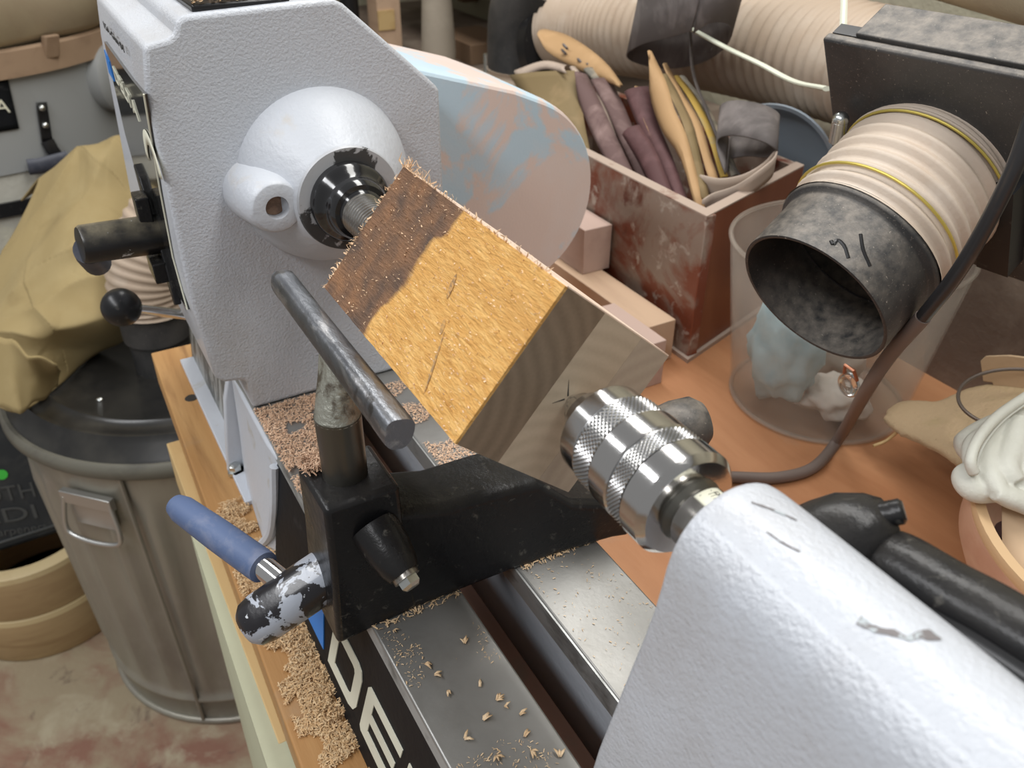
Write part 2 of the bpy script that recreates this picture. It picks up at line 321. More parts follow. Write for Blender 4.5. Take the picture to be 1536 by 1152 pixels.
M['belt'] = mat('tan_bag_strap', (0.33, 0.225, 0.145), 0.8, layers=[((0.27, 0.18, 0.115), 20, 0.5, 0.7)], bump=0.0002, bscale=700)
M['machine'] = mat('grey_machine_paint', (0.30, 0.31, 0.31), 0.4, layers=[((0.25, 0.255, 0.25), 5, 0.5, 0.75)])
M['clear_bag'] = mat('cloudy_plastic_bag', (0.42, 0.41, 0.36), 0.35, layers=[((0.52, 0.50, 0.40), 10, 0.5, 0.65), ((0.20, 0.20, 0.19), 8, 0.6, 0.75)], bump=0.004, bscale=14)
M['case'] = mat('black_tool_case', (0.022, 0.025, 0.028), 0.42, layers=[((0.07, 0.07, 0.065), 14, 0.5, 0.8)])
M['case_letter'] = mat('moulded_lettering', (0.07, 0.072, 0.07), 0.5)
M['green'] = mat('green_sticker', (0.06, 0.55, 0.06), 0.5)
M['ringwood'] = mat('turned_ring_wood', (0.45, 0.315, 0.165), 0.55, layers=[((0.52, 0.375, 0.20), 7, 0.45, 0.7, (1, 1, 6)), ((0.36, 0.235, 0.115), 5, 0.58, 0.72, (1, 1, 9))])
M['ringrim'] = mat('pale_ring_rim', (0.62, 0.49, 0.27), 0.55, layers=[((0.56, 0.42, 0.22), 18, 0.5, 0.7)])
M['red_box'] = mat('dusty_redwood_box', (0.20, 0.055, 0.028), 0.42, layers=[((0.29, 0.22, 0.175), 14, 0.44, 0.56), ((0.46, 0.40, 0.34), 60, 0.56, 0.68), ((0.13, 0.04, 0.022), 16, 0.58, 0.66)], bump=0.0004, bscale=120)
M['red_box_clean'] = mat('redwood_box_side', (0.175, 0.05, 0.022), 0.38, layers=[((0.24, 0.085, 0.04), 12, 0.45, 0.7, (1, 1, 0.25)), ((0.33, 0.24, 0.19), 9, 0.66, 0.78)])
M['box_rim'] = mat('dusty_box_rim', (0.40, 0.31, 0.25), 0.7, layers=[((0.20, 0.10, 0.07), 30, 0.58, 0.7)])
M['paper_tan'] = mat('tan_sandpaper_back', (0.40, 0.245, 0.115), 0.75, layers=[((0.48, 0.30, 0.15), 14, 0.5, 0.75)])
M['paper_olive'] = mat('olive_sandpaper_back', (0.19, 0.135, 0.06), 0.75, layers=[((0.29, 0.20, 0.10), 12, 0.5, 0.7)])
M['paper_mauve'] = mat('mauve_sandpaper', (0.125, 0.073, 0.067), 0.8, layers=[((0.24, 0.16, 0.145), 26, 0.48, 0.70)], bump=0.0003, bscale=700)
M['paper_purple'] = mat('purple_sandpaper', (0.082, 0.033, 0.033), 0.75, layers=[((0.125, 0.058, 0.058), 30, 0.5, 0.7)], bump=0.0002, bscale=900)
M['paper_yellow'] = mat('yellow_sandpaper', (0.40, 0.26, 0.05), 0.7, layers=[((0.32, 0.25, 0.13), 30, 0.55, 0.65)])
M['paper_grey'] = mat('grey_sandpaper', (0.17, 0.155, 0.125), 0.8, layers=[((0.32, 0.27, 0.20), 40, 0.5, 0.65)])
M['abrasive'] = mat('grey_sanding_belt', (0.115, 0.10, 0.095), 0.8, layers=[((0.25, 0.22, 0.21), 20, 0.5, 0.75)], bump=0.0003, bscale=900)
M['felt'] = mat('tan_cloth_belt', (0.42, 0.335, 0.27), 0.85, layers=[((0.32, 0.25, 0.2), 20, 0.5, 0.7)])
M['slit'] = mat('dark_slit', (0.03, 0.025, 0.02), 0.8)
M['white_tie'] = mat('white_plastic_tie', (0.66, 0.68, 0.56), 0.45)
M['blue_metal'] = mat('blue_grey_pan', (0.30, 0.35, 0.40), 0.3, 0.4, layers=[((0.30, 0.28, 0.26), 12, 0.5, 0.8)])
M['clear'] = mat('dusty_clear_plastic', (0.44, 0.385, 0.325), 0.22, trans=0.0, alpha=0.27, layers=[((0.34, 0.29, 0.245), 14, 0.5, 0.7)], coat=0.5)
M['rag_blue'] = mat('pale_blue_rag', (0.40, 0.63, 0.70), 0.85, layers=[((0.24, 0.50, 0.60), 30, 0.5, 0.7)], bump=0.001, bscale=60)
M['rag_white'] = mat('white_rag', (0.62, 0.58, 0.52), 0.85, layers=[((0.52, 0.46, 0.40), 30, 0.5, 0.7)], bump=0.001, bscale=60)
M['glass'] = mat('clear_glass', (0.9, 0.9, 0.9), 0.03, trans=1.0)
M['yellow_label'] = mat('yellow_sticker', (0.75, 0.42, 0.02), 0.4, layers=[((0.75, 0.7, 0.5), 120, 0.58, 0.6)])
M['brass_wire'] = mat('yellow_hose_wire', (0.62, 0.50, 0.12), 0.35, 0.6)
M['cable'] = mat('black_cable', (0.025, 0.024, 0.025), 0.28, layers=[((0.16, 0.13, 0.11), 8, 0.54, 0.74)])
M['cable_dusty'] = mat('dusty_cable', (0.17, 0.13, 0.11), 0.6, layers=[((0.15, 0.115, 0.10), 16, 0.5, 0.7)])
M['leather'] = mat('raw_suede', (0.46, 0.335, 0.20), 0.9, layers=[((0.32, 0.26, 0.115), 10, 0.45, 0.68), ((0.25, 0.17, 0.10), 180, 0.70, 0.74)], bump=0.0012, bscale=260)
M['veneer'] = mat('pale_veneer', (0.62, 0.45, 0.28), 0.65, layers=[((0.55, 0.38, 0.23), 14, 0.5, 0.7)])
M['bowl'] = mat('pink_turned_wood', (0.58, 0.35, 0.235), 0.5, layers=[((0.50, 0.27, 0.175), 12, 0.5, 0.7, (1, 1, 4)), ((0.64, 0.43, 0.29), 16, 0.55, 0.75)])
M['bowl_rim'] = mat('bowl_rim_wood', (0.66, 0.45, 0.25), 0.5)
M['bowl_in'] = mat('dark_purple_cloth', (0.10, 0.06, 0.065), 0.7, layers=[((0.20, 0.14, 0.14), 30, 0.5, 0.7)])
M['glove'] = mat('white_leather_glove', (0.62, 0.62, 0.55), 0.55, layers=[((0.60, 0.60, 0.52), 16, 0.5, 0.75)], bump=0.0008, bscale=110)
M['glove_seam'] = mat('glove_seam', (0.50, 0.50, 0.44), 0.7)
M['wire'] = mat('dark_wire', (0.16, 0.13, 0.11), 0.45, 0.6)
M['duct_tan'] = mat('dusty_tan_tank', (0.36, 0.315, 0.24), 0.7, layers=[((0.28, 0.24, 0.18), 6, 0.5, 0.7)])
M['grey_cone'] = mat('dusty_stand', (0.34, 0.295, 0.235), 0.75, layers=[((0.40, 0.35, 0.28), 10, 0.5, 0.7)])
M['cardboard'] = mat('brown_carton', (0.17, 0.105, 0.06), 0.8)

# ================================================================== STRUCTURE
FLOOR = -0.90; BENCH = -0.10
struct('floor', B().box((-3.2, -2.2, FLOOR - 0.05), (1.6, 1.2, FLOOR)), M['concrete'])
struct('wall_back', B().box((-3.2, 1.02, FLOOR), (1.6, 1.10, 1.5)), M['wall_block'])
struct('wall_left', B().box((-3.28, -2.2, FLOOR), (-3.2, 1.10, 1.5)), M['wall_block'])
struct('trim_1', B().box((-0.545, 0.5505, BENCH), (1.2, 0.568, 0.035)), M['wall_board'])   # backboard behind the bench

# workbench
bench = thing('workbench', 'plywood workbench with a knotty front plank carrying the lathe', 'workbench', (-0.2, 0.3, FLOOR))
part('bench_top', B().box((-0.83, -0.06, BENCH - 0.03), (1.2, 0.5505, BENCH)), M['plywood'], bench)
part('front_plank', B().loft([[(-0.83, -0.1085, BENCH - 0.036), (-0.83, -0.052, BENCH - 0.036), (-0.83, -0.052, BENCH + 0.0005), (-0.83, -0.1085, BENCH + 0.0005)],
                              [(0.6, -0.135, BENCH - 0.036), (0.6, -0.052, BENCH - 0.036), (0.6, -0.052, BENCH + 0.0005), (0.6, -0.135, BENCH + 0.0005)]]), M['plank'], bench, bevel=0.0015, label='orange brown plank with a knot')
part('knot', B().revolve([(0, 0.006), (0.0006, 0.0055), (0.0008, 0.002)], (at(287, 597, 'z', BENCH + 0.0005)), (0, 0, 1), 14), M['slit'], bench)
part('cleat', B().box((-0.72, -0.122, BENCH - 0.085), (-0.36, -0.100, BENCH - 0.0365)), M['pine'], bench, bevel=0.001)
part('side_panel', B().loft([[(-0.60, -0.128, FLOOR), (-0.60, -0.106, FLOOR), (-0.60, -0.106, -0.137), (-0.60, -0.128, -0.137)],
                             [(0.6, -0.15, FLOOR), (0.6, -0.106, FLOOR), (0.6, -0.106, -0.137), (0.6, -0.15, -0.137)]]), M['pale_panel'], bench, label='pale green painted panel')
part('leg', B().box((-0.80, 0.55, FLOOR), (-0.72, 0.63, BENCH - 0.03)), M['pine'], bench)
part('leg', B().box((1.0, 0.55, FLOOR), (1.08, 0.63, BENCH - 0.03)), M['pine'], bench)
shelf = thing('side_bench', 'dark dusty bench against the masonry wall behind the motor housing', 'bench', (-1.6, 0.7, FLOOR))
part('bench_top', B().box((-2.6, 0.34, BENCH - 0.04), (-0.84, 1.015, BENCH)), M['wall_board'], shelf)
for x in (-2.5, -1.0): part('leg', B().box((x, 0.40, FLOOR), (x + 0.08, 0.48, BENCH - 0.04)), M['wall_board'], shelf)

# ================================================================== LATHE
SZ = 0.160
lathe = thing('wood_lathe', 'grey cast iron wood lathe with headstock, twin steel ways and black side decal', 'lathe', (-0.35, 0, BENCH))
# bed casting and ways
X0, X1 = -0.80, 0.30
for s in (-1, 1):
    a, b_ = sorted((s * 0.0175, s * 0.0695))
    part('way', B().box((X0, a, -0.014), (X1, b_, 0.0)), M['way'], lathe, bevel=0.0012)
part('way_edge', B().loft([[(X0, -0.0712, -0.006), (X0, -0.0690, -0.0005), (X0, -0.0690, -0.006)], [(X1, -0.0712, -0.006), (X1, -0.0690, -0.0005), (X1, -0.0690, -0.006)]]), M['bed_edge'], lathe)
part('way_edge', B().box((X0, 0.0165, -0.016), (X1, 0.0176, -0.001)), M['bed_edge'], lathe)
part('front_rail', B().loft([[(x, -0.0705, -0.006), (x, -0.0185, -0.0135), (x, -0.026, -0.10), (x, -0.0850, -0.10)] for x in (-0.475, X1)]), M['decal'], lathe, bevel=0.001)
part('front_rail', B().loft([[(x, -0.064, -0.006), (x, -0.0185, -0.0135), (x, -0.026, -0.10), (x, -0.074, -0.10)] for x in (X0, -0.475)]), M['worn_dark'], lathe)
part('rear_rail', B().loft([[(x, 0.0695, -0.013), (x, 0.0185, -0.0135), (x, 0.030, -0.10), (x, 0.082, -0.10)] for x in (X0, X1)]), M['foot_paint'], lathe)
part('bed_floor', B().box((X0, -0.028, BENCH + 0.0005), (X1, 0.032, BENCH + 0.004)), M['plywood'], lathe)
part('clamp_strip', B().box((X0, 0.004, -0.066), (X1, 0.0135, -0.058)), mat('rusty_strip', (0.30, 0.145, 0.09), 0.6, layers=[((0.19, 0.14, 0.09), 30, 0.5, 0.7)]), lathe, label='rust brown strip between the ways')
# cast foot with gusset by the headstock
foot = part('foot', B().loft([[(-0.592, -0.062, -0.004), (-0.592, -0.071, -0.004), (-0.596, -0.073, -0.060), (-0.600, -0.075, -0.0995), (-0.600, -0.066, -0.0995)],
                       [(-0.558, -0.062, -0.003), (-0.558, -0.0722, -0.003), (-0.562, -0.076, -0.055), (-0.568, -0.0800, -0.0995), (-0.550, -0.066, -0.0995)],
                       [(-0.490, -0.062, -0.003), (-0.490, -0.0722, -0.003), (-0.490, -0.078, -0.055), (-0.492, -0.0865, -0.0995), (-0.492, -0.066, -0.0995)],
                       [(-0.470, -0.062, -0.003), (-0.470, -0.0708, -0.003), (-0.468, -0.071, -0.055), (-0.466, -0.074, -0.0995), (-0.466, -0.066, -0.0995)]]), M['foot_paint'], lathe, bevel=0.002, label='pale grey cast foot')
part('gusset', B().prism([(-0.064, -0.004), (-0.071, -0.003), (-0.079, -0.030), (-0.084, -0.065), (-0.0880, -0.0995), (-0.062, -0.0995)], 'x', -0.604, -0.597), M['foot_paint'], foot, bevel=0.0015)
part('foot_flange', B().box((-0.795, -0.0862, BENCH), (-0.55, -0.066, BENCH + 0.005)), M['foot_paint'], foot, bevel=0.001)
bo = at(351, 697, 'z', -0.090)
part('foot_bolt', B().revolve([(-0.004, 0.0072), (-0.001, 0.0072), (-0.001, 0.0052), (0.004, 0.0052), (0.005, 0.0035)], (bo.x + 0.001, -0.0822, -0.094), (0, 0, 1), 6), M['bolt'], foot)
part('foot_web', B().tube(spline([(-0.500, -0.088, -0.0985), (-0.484, -0.0815, -0.075), (-0.474, -0.0775, -0.045), (-0.472, -0.073, -0.010)], 14), 0.0035, 8), M['foot_paint'], foot)
# side lettering: triangle + DELTA
def bed_pt(x, t, lift=0.0):       # t: 0 at top edge, 1 at the bottom
    return V((x, -0.0705 - 0.0145 * t - lift * 0.988, -0.006 - 0.094 * t + lift * 0.15 * 0 ))
LH = 0.46; LT0 = 0.34            # letter band in t
def letter(name, x0, wd, polys):
    b = B()
    for poly in polys:
        def P3(p, l): 
            t = LT0 + LH * (1 - p[1]); return bed_pt(x0 + wd * p[0] + 0.0085 * (p[1]), t, l)
        b.loft([[P3(p, 0.0001) for p in poly], [P3(p, 0.0007) for p in poly]])
    return part(name, b, M['letter'], lathe, angle=30)
st = 0.21
D_out = [(0, 0), (0.78, 0), (0.93, 0.07), (1, 0.22), (1, 0.80), (0.94, 0.95), (0.82, 1), (0, 1)]
D_in = [(st, .20), (0.70, .20), (0.76, 0.23), (0.79, 0.30), (0.79, 0.72), (0.76, 0.78), (0.70, 0.80), (st, 0.80)]
letter('letter_d', -0.361, 0.0455, [[D_out[i], D_out[(i + 1) % 8], D_in[(i + 1) % 8], D_in[i]] for i in range(8)])
letter('letter_e', -0.3075, 0.0455, [[(0.05, 0), (st, 0), (st, 1), (0.05, 1), (0, .93), (0, .07)], [(st, 0), (1, 0), (1, st), (st, st)], [(st, .415), (.93, .415), (.93, .585), (st, .585)], [(st, .83), (1, .83), (1, 1), (st, 1)]])
letter('letter_l', -0.254, 0.0455, [[(0, 0), (st, 0), (st, 1), (0, 1)], [(st, 0), (1, 0), (1, st), (st, st)]])
letter('letter_t', -0.200, 0.0455, [[(0.42, 0), (.58, 0), (.58, .83), (.42, .83)], [(0, .83), (1, .83), (1, 1), (0, 1)]])
letter('letter_a', -0.150, 0.0455, [[(0, 0), (st, 0), (.58, 1), (.42, 1)], [(1, 0), (1 - st, 0), (.42, 1), (.58, 1)], [(.2, .25), (.8, .25), (.74, .4), (.26, .4)]])
b = B(); b.loft([[bed_pt(-0.425, 0.80, l), bed_pt(-0.3740, 0.26, l), bed_pt(-0.3695, 0.79, l)] for l in (0.0001, 0.0007)])
part('emblem', b, M['blue'], lathe, label='blue triangle emblem')

# headstock
HF = -0.530                        # face
def hx(z):                         # rear edge of the casting as a function of height
    pts = [(-0.02, -0.66), (0.0, -0.70), (0.016, -0.745), (0.08, -0.775), (0.20, -0.718), (0.225, -0.708), (0.262, -0.725)]
    for (a, xa), (c, xc) in zip(pts[:-1], pts[1:]):
        if z <= c: return xa + (xc - xa) * max(0, (z - a)) / (c - a)
    return pts[-1][1]
hp = [(-0.070, 0.0005), (-0.0705, 0.022), (-0.073, 0.0255), (-0.086, 0.0275), (-0.0905, 0.033), (-0.0955, 0.090), (-0.0945, 0.225), (-0.0905, 0.249),
      (-0.0765, 0.2515), (-0.073, 0.254), (-0.0705, 0.2605), (-0.066, 0.2625), (0.0, 0.2645), (0.020, 0.2645), (0.026, 0.2615), (0.080, 0.2115), (0.0865, 0.205), (0.0868, 0.060), (0.078, 0.026), (0.070, 0.022), (0.070, 0.0005)]
head = part('headstock', B().loft([[(HF, y, z) for y, z in hp], [(HF - 0.08, y, z) for y, z in hp], [(hx(z), y, z) for y, z in hp]]), M['paint'], lathe, angle=30, bevel=0.0030)
# raised dome and bearing nose around the spindle
dome = [(-0.001, 0.0565), (0.004, 0.0555), (0.014, 0.0525), (0.026, 0.0460), (0.037, 0.0385), (0.044, 0.0335), (0.0465, 0.0318), (0.0470, 0.0305)]
part('spindle_boss', B().revolve(dome + [(0.0470, 0.006)], (HF, 0.002, SZ), (1, 0, 0), 72), M['paint_boss'], head, angle=50)
part('boss_ring', B().revolve([(0.0456, 0.0325), (0.0476, 0.0318), (0.0478, 0.0235), (0.046, 0.0230)], (HF, 0.002, SZ), (1, 0, 0), 64, caps=False), M['bare_ring'], head)
M['collar'] = mat('glossy_black_collar', (0.010, 0.010, 0.011), 0.14, coat=0.5)
part('spindle_collar', B().revolve([(0.046, 0.0242), (0.054, 0.0242), (0.0565, 0.0225), (0.0575, 0.0205), (0.0600, 0.0190), (0.0625, 0.0185), (0.0675, 0.0180), (0.0700, 0.0165), (0.0705, 0.0140), (0.073, 0.0135), (0.0745, 0.012)], (HF, 0.001, SZ), (1, 0, 0), 64), M['collar'], head, label='glossy black stepped spindle collar')
part('collar_hole', B().revolve([(-0.002, 0.0028), (0.0006, 0.0028)], (HF + 0.050, 0.001 - 0.0240 * math.cos(0.35), SZ + 0.0240 * math.sin(0.2)), (0, -1, 0.3), 14), M['collar'], head)
thr = []
for i in range(26):
    x = 0.0725 + i * 0.0031
    thr += [(x, 0.0106), (x + 0.0012, 0.0128), (x + 0.0019, 0.0128)]
part('spindle_thread', B().revolve(thr, (HF, 0.0, SZ), (1, 0, 0), 40), M['quill'], head, angle=20)
# small boss with a lock hole
kb = V((-0.4865, -0.0415, 0.1615))
b = B(); rings = []
for t, r, sh in ((-0.044, 0.0205, 0.006), (-0.030, 0.0195, 0.004), (-0.010, 0.0175, 0.001), (-0.003, 0.0160, 0.0005), (-0.0005, 0.0148, 0), (0.0, 0.0140, 0), (0.0, 0.0070, 0), (-0.008, 0.0070, 0), (-0.009, 0.0005, 0)):
    rings.append([(kb.x + t, kb.y + r * math.cos(k * PI / 20) - sh * 0.2, kb.z + r * math.sin(k * PI / 20) - sh * 0.4) for k in range(40)])
b.loft(rings, True, False)
lk = part('lock_boss', b, M['paint_boss'], head, angle=55)
part('lock_hole', B().revolve([(-0.0075, 0.0068), (-0.0072, 0.001)], kb, (1, 0, 0), 24), mat('rusty_bore', (0.20, 0.125, 0.085), 0.8, layers=[((0.30, 0.19, 0.13), 150, 0.5, 0.62)]), head)
# rubber tray on top with shavings
part('top_tray', B().prism([(-0.715, -0.060), (-0.537, -0.060), (-0.537, -0.004), (-0.715, -0.004)], 'z', 0.2600, 0.2665), M['black_plain'], head, bevel=0.0015)
# side badge panel
SY = -0.0950
def side(x, z, l=0.0006): 
    return V((x, SY - l, z))
b = B()
outl = [at(159, 62, 'y', SY), at(200, 118, 'y', SY), at(219, 141, 'y', SY), at(243, 285, 'y', SY), at(262, 385, 'y', SY), at(284, 464, 'y', SY), at(268, 440, 'y', SY), at(247, 395, 'y', SY), at(218, 300, 'y', SY), at(190, 200, 'y', SY)]
b.loft([[side(p.x, p.z, l) for p in outl] for l in (-0.0006, 0.0012)])
badge = part('badge_panel', b, M['decal_gloss'], head, label='glossy black badge panel')
b = B(); b.loft([[side(at(x, y, 'y', SY).x, at(x, y, 'y', SY).z, l) for x, y in ((160, 74), (167, 92), (175, 122), (167, 108))] for l in (0.0012, 0.0018)])
part('badge_triangle', b, M['blue'], badge)
p0 = at(178, 121, 'y', SY); p1 = at(213, 182, 'y', SY); p2 = at(172, 97, 'y', SY)
text_part('badge_lettering', 'DELTA', (p2 - p0).length / 0.72, p0 + V((0, -0.0013, 0)), p1 - p0, p2 - p0, M['letter'], badge, depth=0.0003, fit=(p1 - p0).length)
b = B(); cc = at(232, 235, 'y', SY); rr = 0.026
b.loft([[side(cc.x + r * math.cos(a), cc.z - 0.010 + r * math.sin(a), 0.0017) for a in [PI * (0.05 + 0.9 * i / 20) for i in range(21)]] for r in (rr, rr - 0.009)], closed=False)
part('speed_arc', b, M['letter'], badge, solid=0.0004)
p0 = at(158, 42, 'y', SY); p1 = at(188, 79, 'y', SY); p2 = at(155, 31, 'y', SY)
text_part('casting_mark', '15A-Gun 01', (p2 - p0).length / 0.72, p0 + V((0, -0.0002, 0)), p1 - p0, p2 - p0, M['ink'], head, depth=0.0002, fit=(p1 - p0).length)
part('badge_film_edge', B().tube([side(p.x, p.z, 0.0012) for p in outl[2:6]], 0.0006, 6), M['letter'], badge)

# belt tension handle on the operator side
hb = at(238, 348, 'x', -0.612); ht = at(124, 362, 'x', -0.612)
hb = V((-0.612, -0.0955, 0.1095)); ht = V((-0.604, -0.1490, 0.1150))
kn = part('tension_knob', B().revolve([(0, 0.0138), (0.051, 0.0130), (0.0530, 0.0118), (0.0533, 0.004)], hb, ht - hb, 32), M['chipped_less'], lathe, label='black clamp knob with scratched paint')
part('knob_flange', B().prism([(-0.646, 0.150), (-0.628, 0.146), (-0.592, 0.090), (-0.585, 0.066), (-0.594, 0.062), (-0.632, 0.098)], 'y', -0.0995, -0.0950), M['black_gloss'], kn, bevel=0.001)
part('knob_tab', B().box((-0.622, -0.1075, 0.118), (-0.604, -0.0985, 0.139)), M['black_gloss'], kn, bevel=0.001)
part('knob_tab', B().box((-0.622, -0.1075, 0.080), (-0.594, -0.0985, 0.095)), M['black_gloss'], kn, bevel=0.001)
g0 = ht + V((-0.004, 0.006, -0.006)); gd = V((-0.030, 0.004, -0.024))
part('lever_grip', B().tube([g0, g0 + gd * 0.3, g0 + gd * 0.9, g0 + gd], [0.010, 0.0105, 0.0095, 0.006], 20), M['grip_dark'], kn)
# chrome rod with black ball, low on the operator side
rb = at(182, 461, 'x', -0.74); re = at(262, 470, 'x', -0.74)
part('lever_rod', B().tube([rb, re, re + (re - rb) * 0.6], 0.0046, 16), M['chrome'], lathe)
part('ball_knob', B().sphere(rb, 0.0168, 28), M['black_plain'], lathe, label='black ball knob on a chrome rod')

# belt housing behind the headstock (rounded, dusty blue)
cy, cz, cr = 0.175, 0.088, 0.086
arc = []
for i in range(41):
    a = math.radians(66 - i * (66 + 150) / 40); arc.append((cy + cr * math.cos(a), cz + cr * math.sin(a)))
topl = [(0.060, 0.216), (0.110, 0.199)]
prof = topl + [(0.150, 0.1835), (0.180, 0.1795)] + [p for p in arc if True] + [(0.060, 0.030)]
# smooth convex hull order
def hull(pts):
    pts = sorted(set(pts)); lo = []; up = []
    for p in pts:
        while len(lo) > 1 and (lo[-1][0] - lo[-2][0]) * (p[1] - lo[-2][1]) - (lo[-1][1] - lo[-2][1]) * (p[0] - lo[-2][0]) <= 0: lo.pop()
        lo.append(p)
    for p in reversed(pts):
        while len(up) > 1 and (up[-1][0] - up[-2][0]) * (p[1] - up[-2][1]) - (up[-1][1] - up[-2][1]) * (p[0] - up[-2][0]) <= 0: up.pop()
        up.append(p)
    return lo[:-1] + up[:-1]
hh = hull(prof); cyc = sum(p[0] for p in hh) / len(hh); czc = sum(p[1] for p in hh) / len(hh)
def sc(k): return [(cyc + (y - cyc) * k, czc + (z - czc) * k) for y, z in hh]
rings = [[(x, y, z) for y, z in sc(k)] for x, k in ((-0.598, 0.0001), (-0.598, 0.95), (-0.5995, 0.975), (-0.604, 0.992), (-0.612, 1.0), (-0.72, 1.0), (-0.73, 0.97), (-0.73, 0.0001))]
part('belt_housing', B().loft(rings), M['cover'], lathe, angle=22, label='rounded pale blue belt housing caked with pink dust')

# ================================================================== TOOL REST BASE (banjo)
ban = thing('lathe_banjo', 'black cast iron banjo clamped across the lathe bed, carrying the tool rest', 'lathe banjo', (-0.325, 0, 0))
bx0, bx1, by0, by1 = -0.347, -0.3035, -0.0855, -0.0465
body = B()
body.loft([[(bx0, by0 - 0.003, -0.004), (bx1 + 0.001, by0 - 0.003, -0.004), (bx1 + 0.001, by1 + 0.004, 0.0005), (bx0, by1 + 0.004, 0.0005)],
           [(bx0, by0, 0.050), (bx1, by0, 0.050), (bx1, by1, 0.050), (bx0, by1, 0.050)],
           [(bx0 + 0.003, by0, 0.085), (bx1 - 0.001, by0 + 0.001, 0.085), (bx1 - 0.001, by1, 0.085), (bx0 + 0.003, by1, 0.085)]])
part('post_socket', body, M['black_gloss'], ban, bevel=0.003)
# arm: spine + flange, across the ways
arm = []
for y, zt, xa, xb, zf, xf in ((by1 - 0.004, 0.066, -0.344, -0.308, 0.030, -0.3030), (-0.020, 0.056, -0.345, -0.3095, 0.026, -0.3025), (0.012, 0.054, -0.346, -0.309, 0.023, -0.3020), (0.034, 0.052, -0.346, -0.3075, 0.021, -0.3010), (0.052, 0.036, -0.346, -0.300, 0.020, -0.2995), (0.078, 0.030, -0.345, -0.292, 0.018, -0.2960), (0.088, 0.024, -0.343, -0.290, 0.012, -0.2930)):
    arm.append([(xa - 0.008, y, 0.0006), (xf, y, 0.0006), (xf, y, zf * 0.45), (xb + (xf - xb) * 0.35, y, zf), (xb, y, zt - 0.004), (xb - 0.004, y, zt), (xa, y, zt), (xa - 0.006, y, zt * 0.5)])
part('arm', B().loft(arm), M['black_gloss'], ban, angle=45, bevel=0.002)
# locking screw on the front face
s0 = V((-0.3040, -0.0605, 0.0605)); sd = V((0.026, 0.006, -0.016)).normalized()
sb = part('screw_boss', B().revolve([(-0.004, 0.0125), (0.010, 0.0115), (0.020, 0.0098), (0.024, 0.0080)], s0, sd, 28), M['black_gloss'], ban)
part('lock_nut', B().revolve([(0.021, 0.0078), (0.0225, 0.0078), (0.0235, 0.0068), (0.0265, 0.0068)], s0, sd, 24), M['rustbolt'], sb)
part('lock_screw', B().revolve([(0.026, 0.0056), (0.030, 0.0056), (0.0315, 0.0040), (0.0316, 0.0015)], s0, sd, 6), M['bolt'], sb)
# eccentric clamp shaft and lever
c0 = V((-0.318, -0.078, 0.030)); c1 = at(372, 930, 'y', -0.121)
cdv = (c1 - c0)
c1 = V((-0.3330, -0.1275, 0.0005)); c0 = V((-0.330, -0.0800, 0.0215)); cdv = (c1 - c0); ln = cdv.length
sh = part('clamp_shaft', B().revolve([(0, 0.0138), (ln * 0.35, 0.0140), (ln * 0.80, 0.0138), (ln * 0.93, 0.0124), (ln * 1.0, 0.0090), (ln * 1.02, 0.004)], c0, cdv, 40), M['chipped'], ban, label='clamp shaft with flaking black paint')
l0 = c0 + cdv * 0.45 + V((-0.004, 0, 0.003)); l1 = at(398, 853, 'z', 0.020); l2 = at(262, 756, 'z', 0.020)
dl = (l2 - l1).normalized()
lv = part('lever_rod', B().tube([l0, l1 - dl * 0.001, l1 + dl * 0.02], 0.0065, 20), M['chrome'], ban)
L = (l2 - l1).length
part('lever_grip', B().revolve([(0.001, 0.0068), (0.0015, 0.0088), (0.006, 0.0091), (L * 0.5, 0.0090), (L * 0.9, 0.0082), (L * 0.98, 0.0066), (L * 1.01, 0.003)], l1, dl, 32), M['grip'], lv, label='blue rubber lever grip')

# ================================================================== TOOL REST
tr = thing('tool_rest', 'worn steel tool rest bar welded on a dark round post beside the wood blank', 'tool rest', (-0.3255, -0.066, 0.06))
part('post', B().revolve([(0, 0.0110), (0.0575, 0.0110), (0.060, 0.0112)], (-0.3265, -0.0665, 0.060), (0, 0, 1), 40), M['post'], tr)
tb0 = at(424, 420, 'y', -0.0615); tb1 = at(600, 648, 'y', -0.0615)
dirb = (tb1 - tb0).normalized()
sec = []
for i in range(24):
    a = 2 * PI * i / 24; c, s_ = math.cos(a), math.sin(a)
    sec.append((0.0063 * math.copysign(abs(c) ** 0.75, c), 0.0082 * s_ if s_ < 0 else 0.0058 * math.copysign(abs(s_) ** 0.6, s_)))
upv = V((0, 0.25, 1)).normalized(); sidev = dirb.cross(upv).normalized(); upv = sidev.cross(dirb)
rings = []
for t, k in ((0, 0.90), (0.002, 1.0), (0.05, 1.02), (0.10, 1.0), (0.5, 1.0), (0.98, 1.05), (1.0, 1.0)):
    rings.append([tb0 + (tb1 - tb0) * t + sidev * (p[0] * k) + upv * (p[1] * k) for p in sec])
part('rest_bar', B().loft(rings), M['steel'], tr, angle=40)
mid = V((-0.3265, -0.0665, 0.0))
bz = tb0 + (tb1 - tb0) * ((-0.3335 - tb0.x) / (tb1.x - tb0.x))
part('weld_neck', B().loft([[V((-0.3265, -0.0665, 0.119)) + V((0.0112 * math.cos(a), 0.0112 * math.sin(a), 0)) for a in [2 * PI * i / 24 for i in range(24)]],
                            [V((-0.330, -0.0650, 0.130)) + V((0.0125 * math.cos(a), 0.0085 * math.sin(a), 0)) for a in [2 * PI * i / 24 for i in range(24)]],
                            [bz + V((0.020 * math.cos(a), 0.0050 * math.sin(a), -0.004)) for a in [2 * PI * i / 24 for i in range(24)]]]), M['weld'], tr, angle=60)

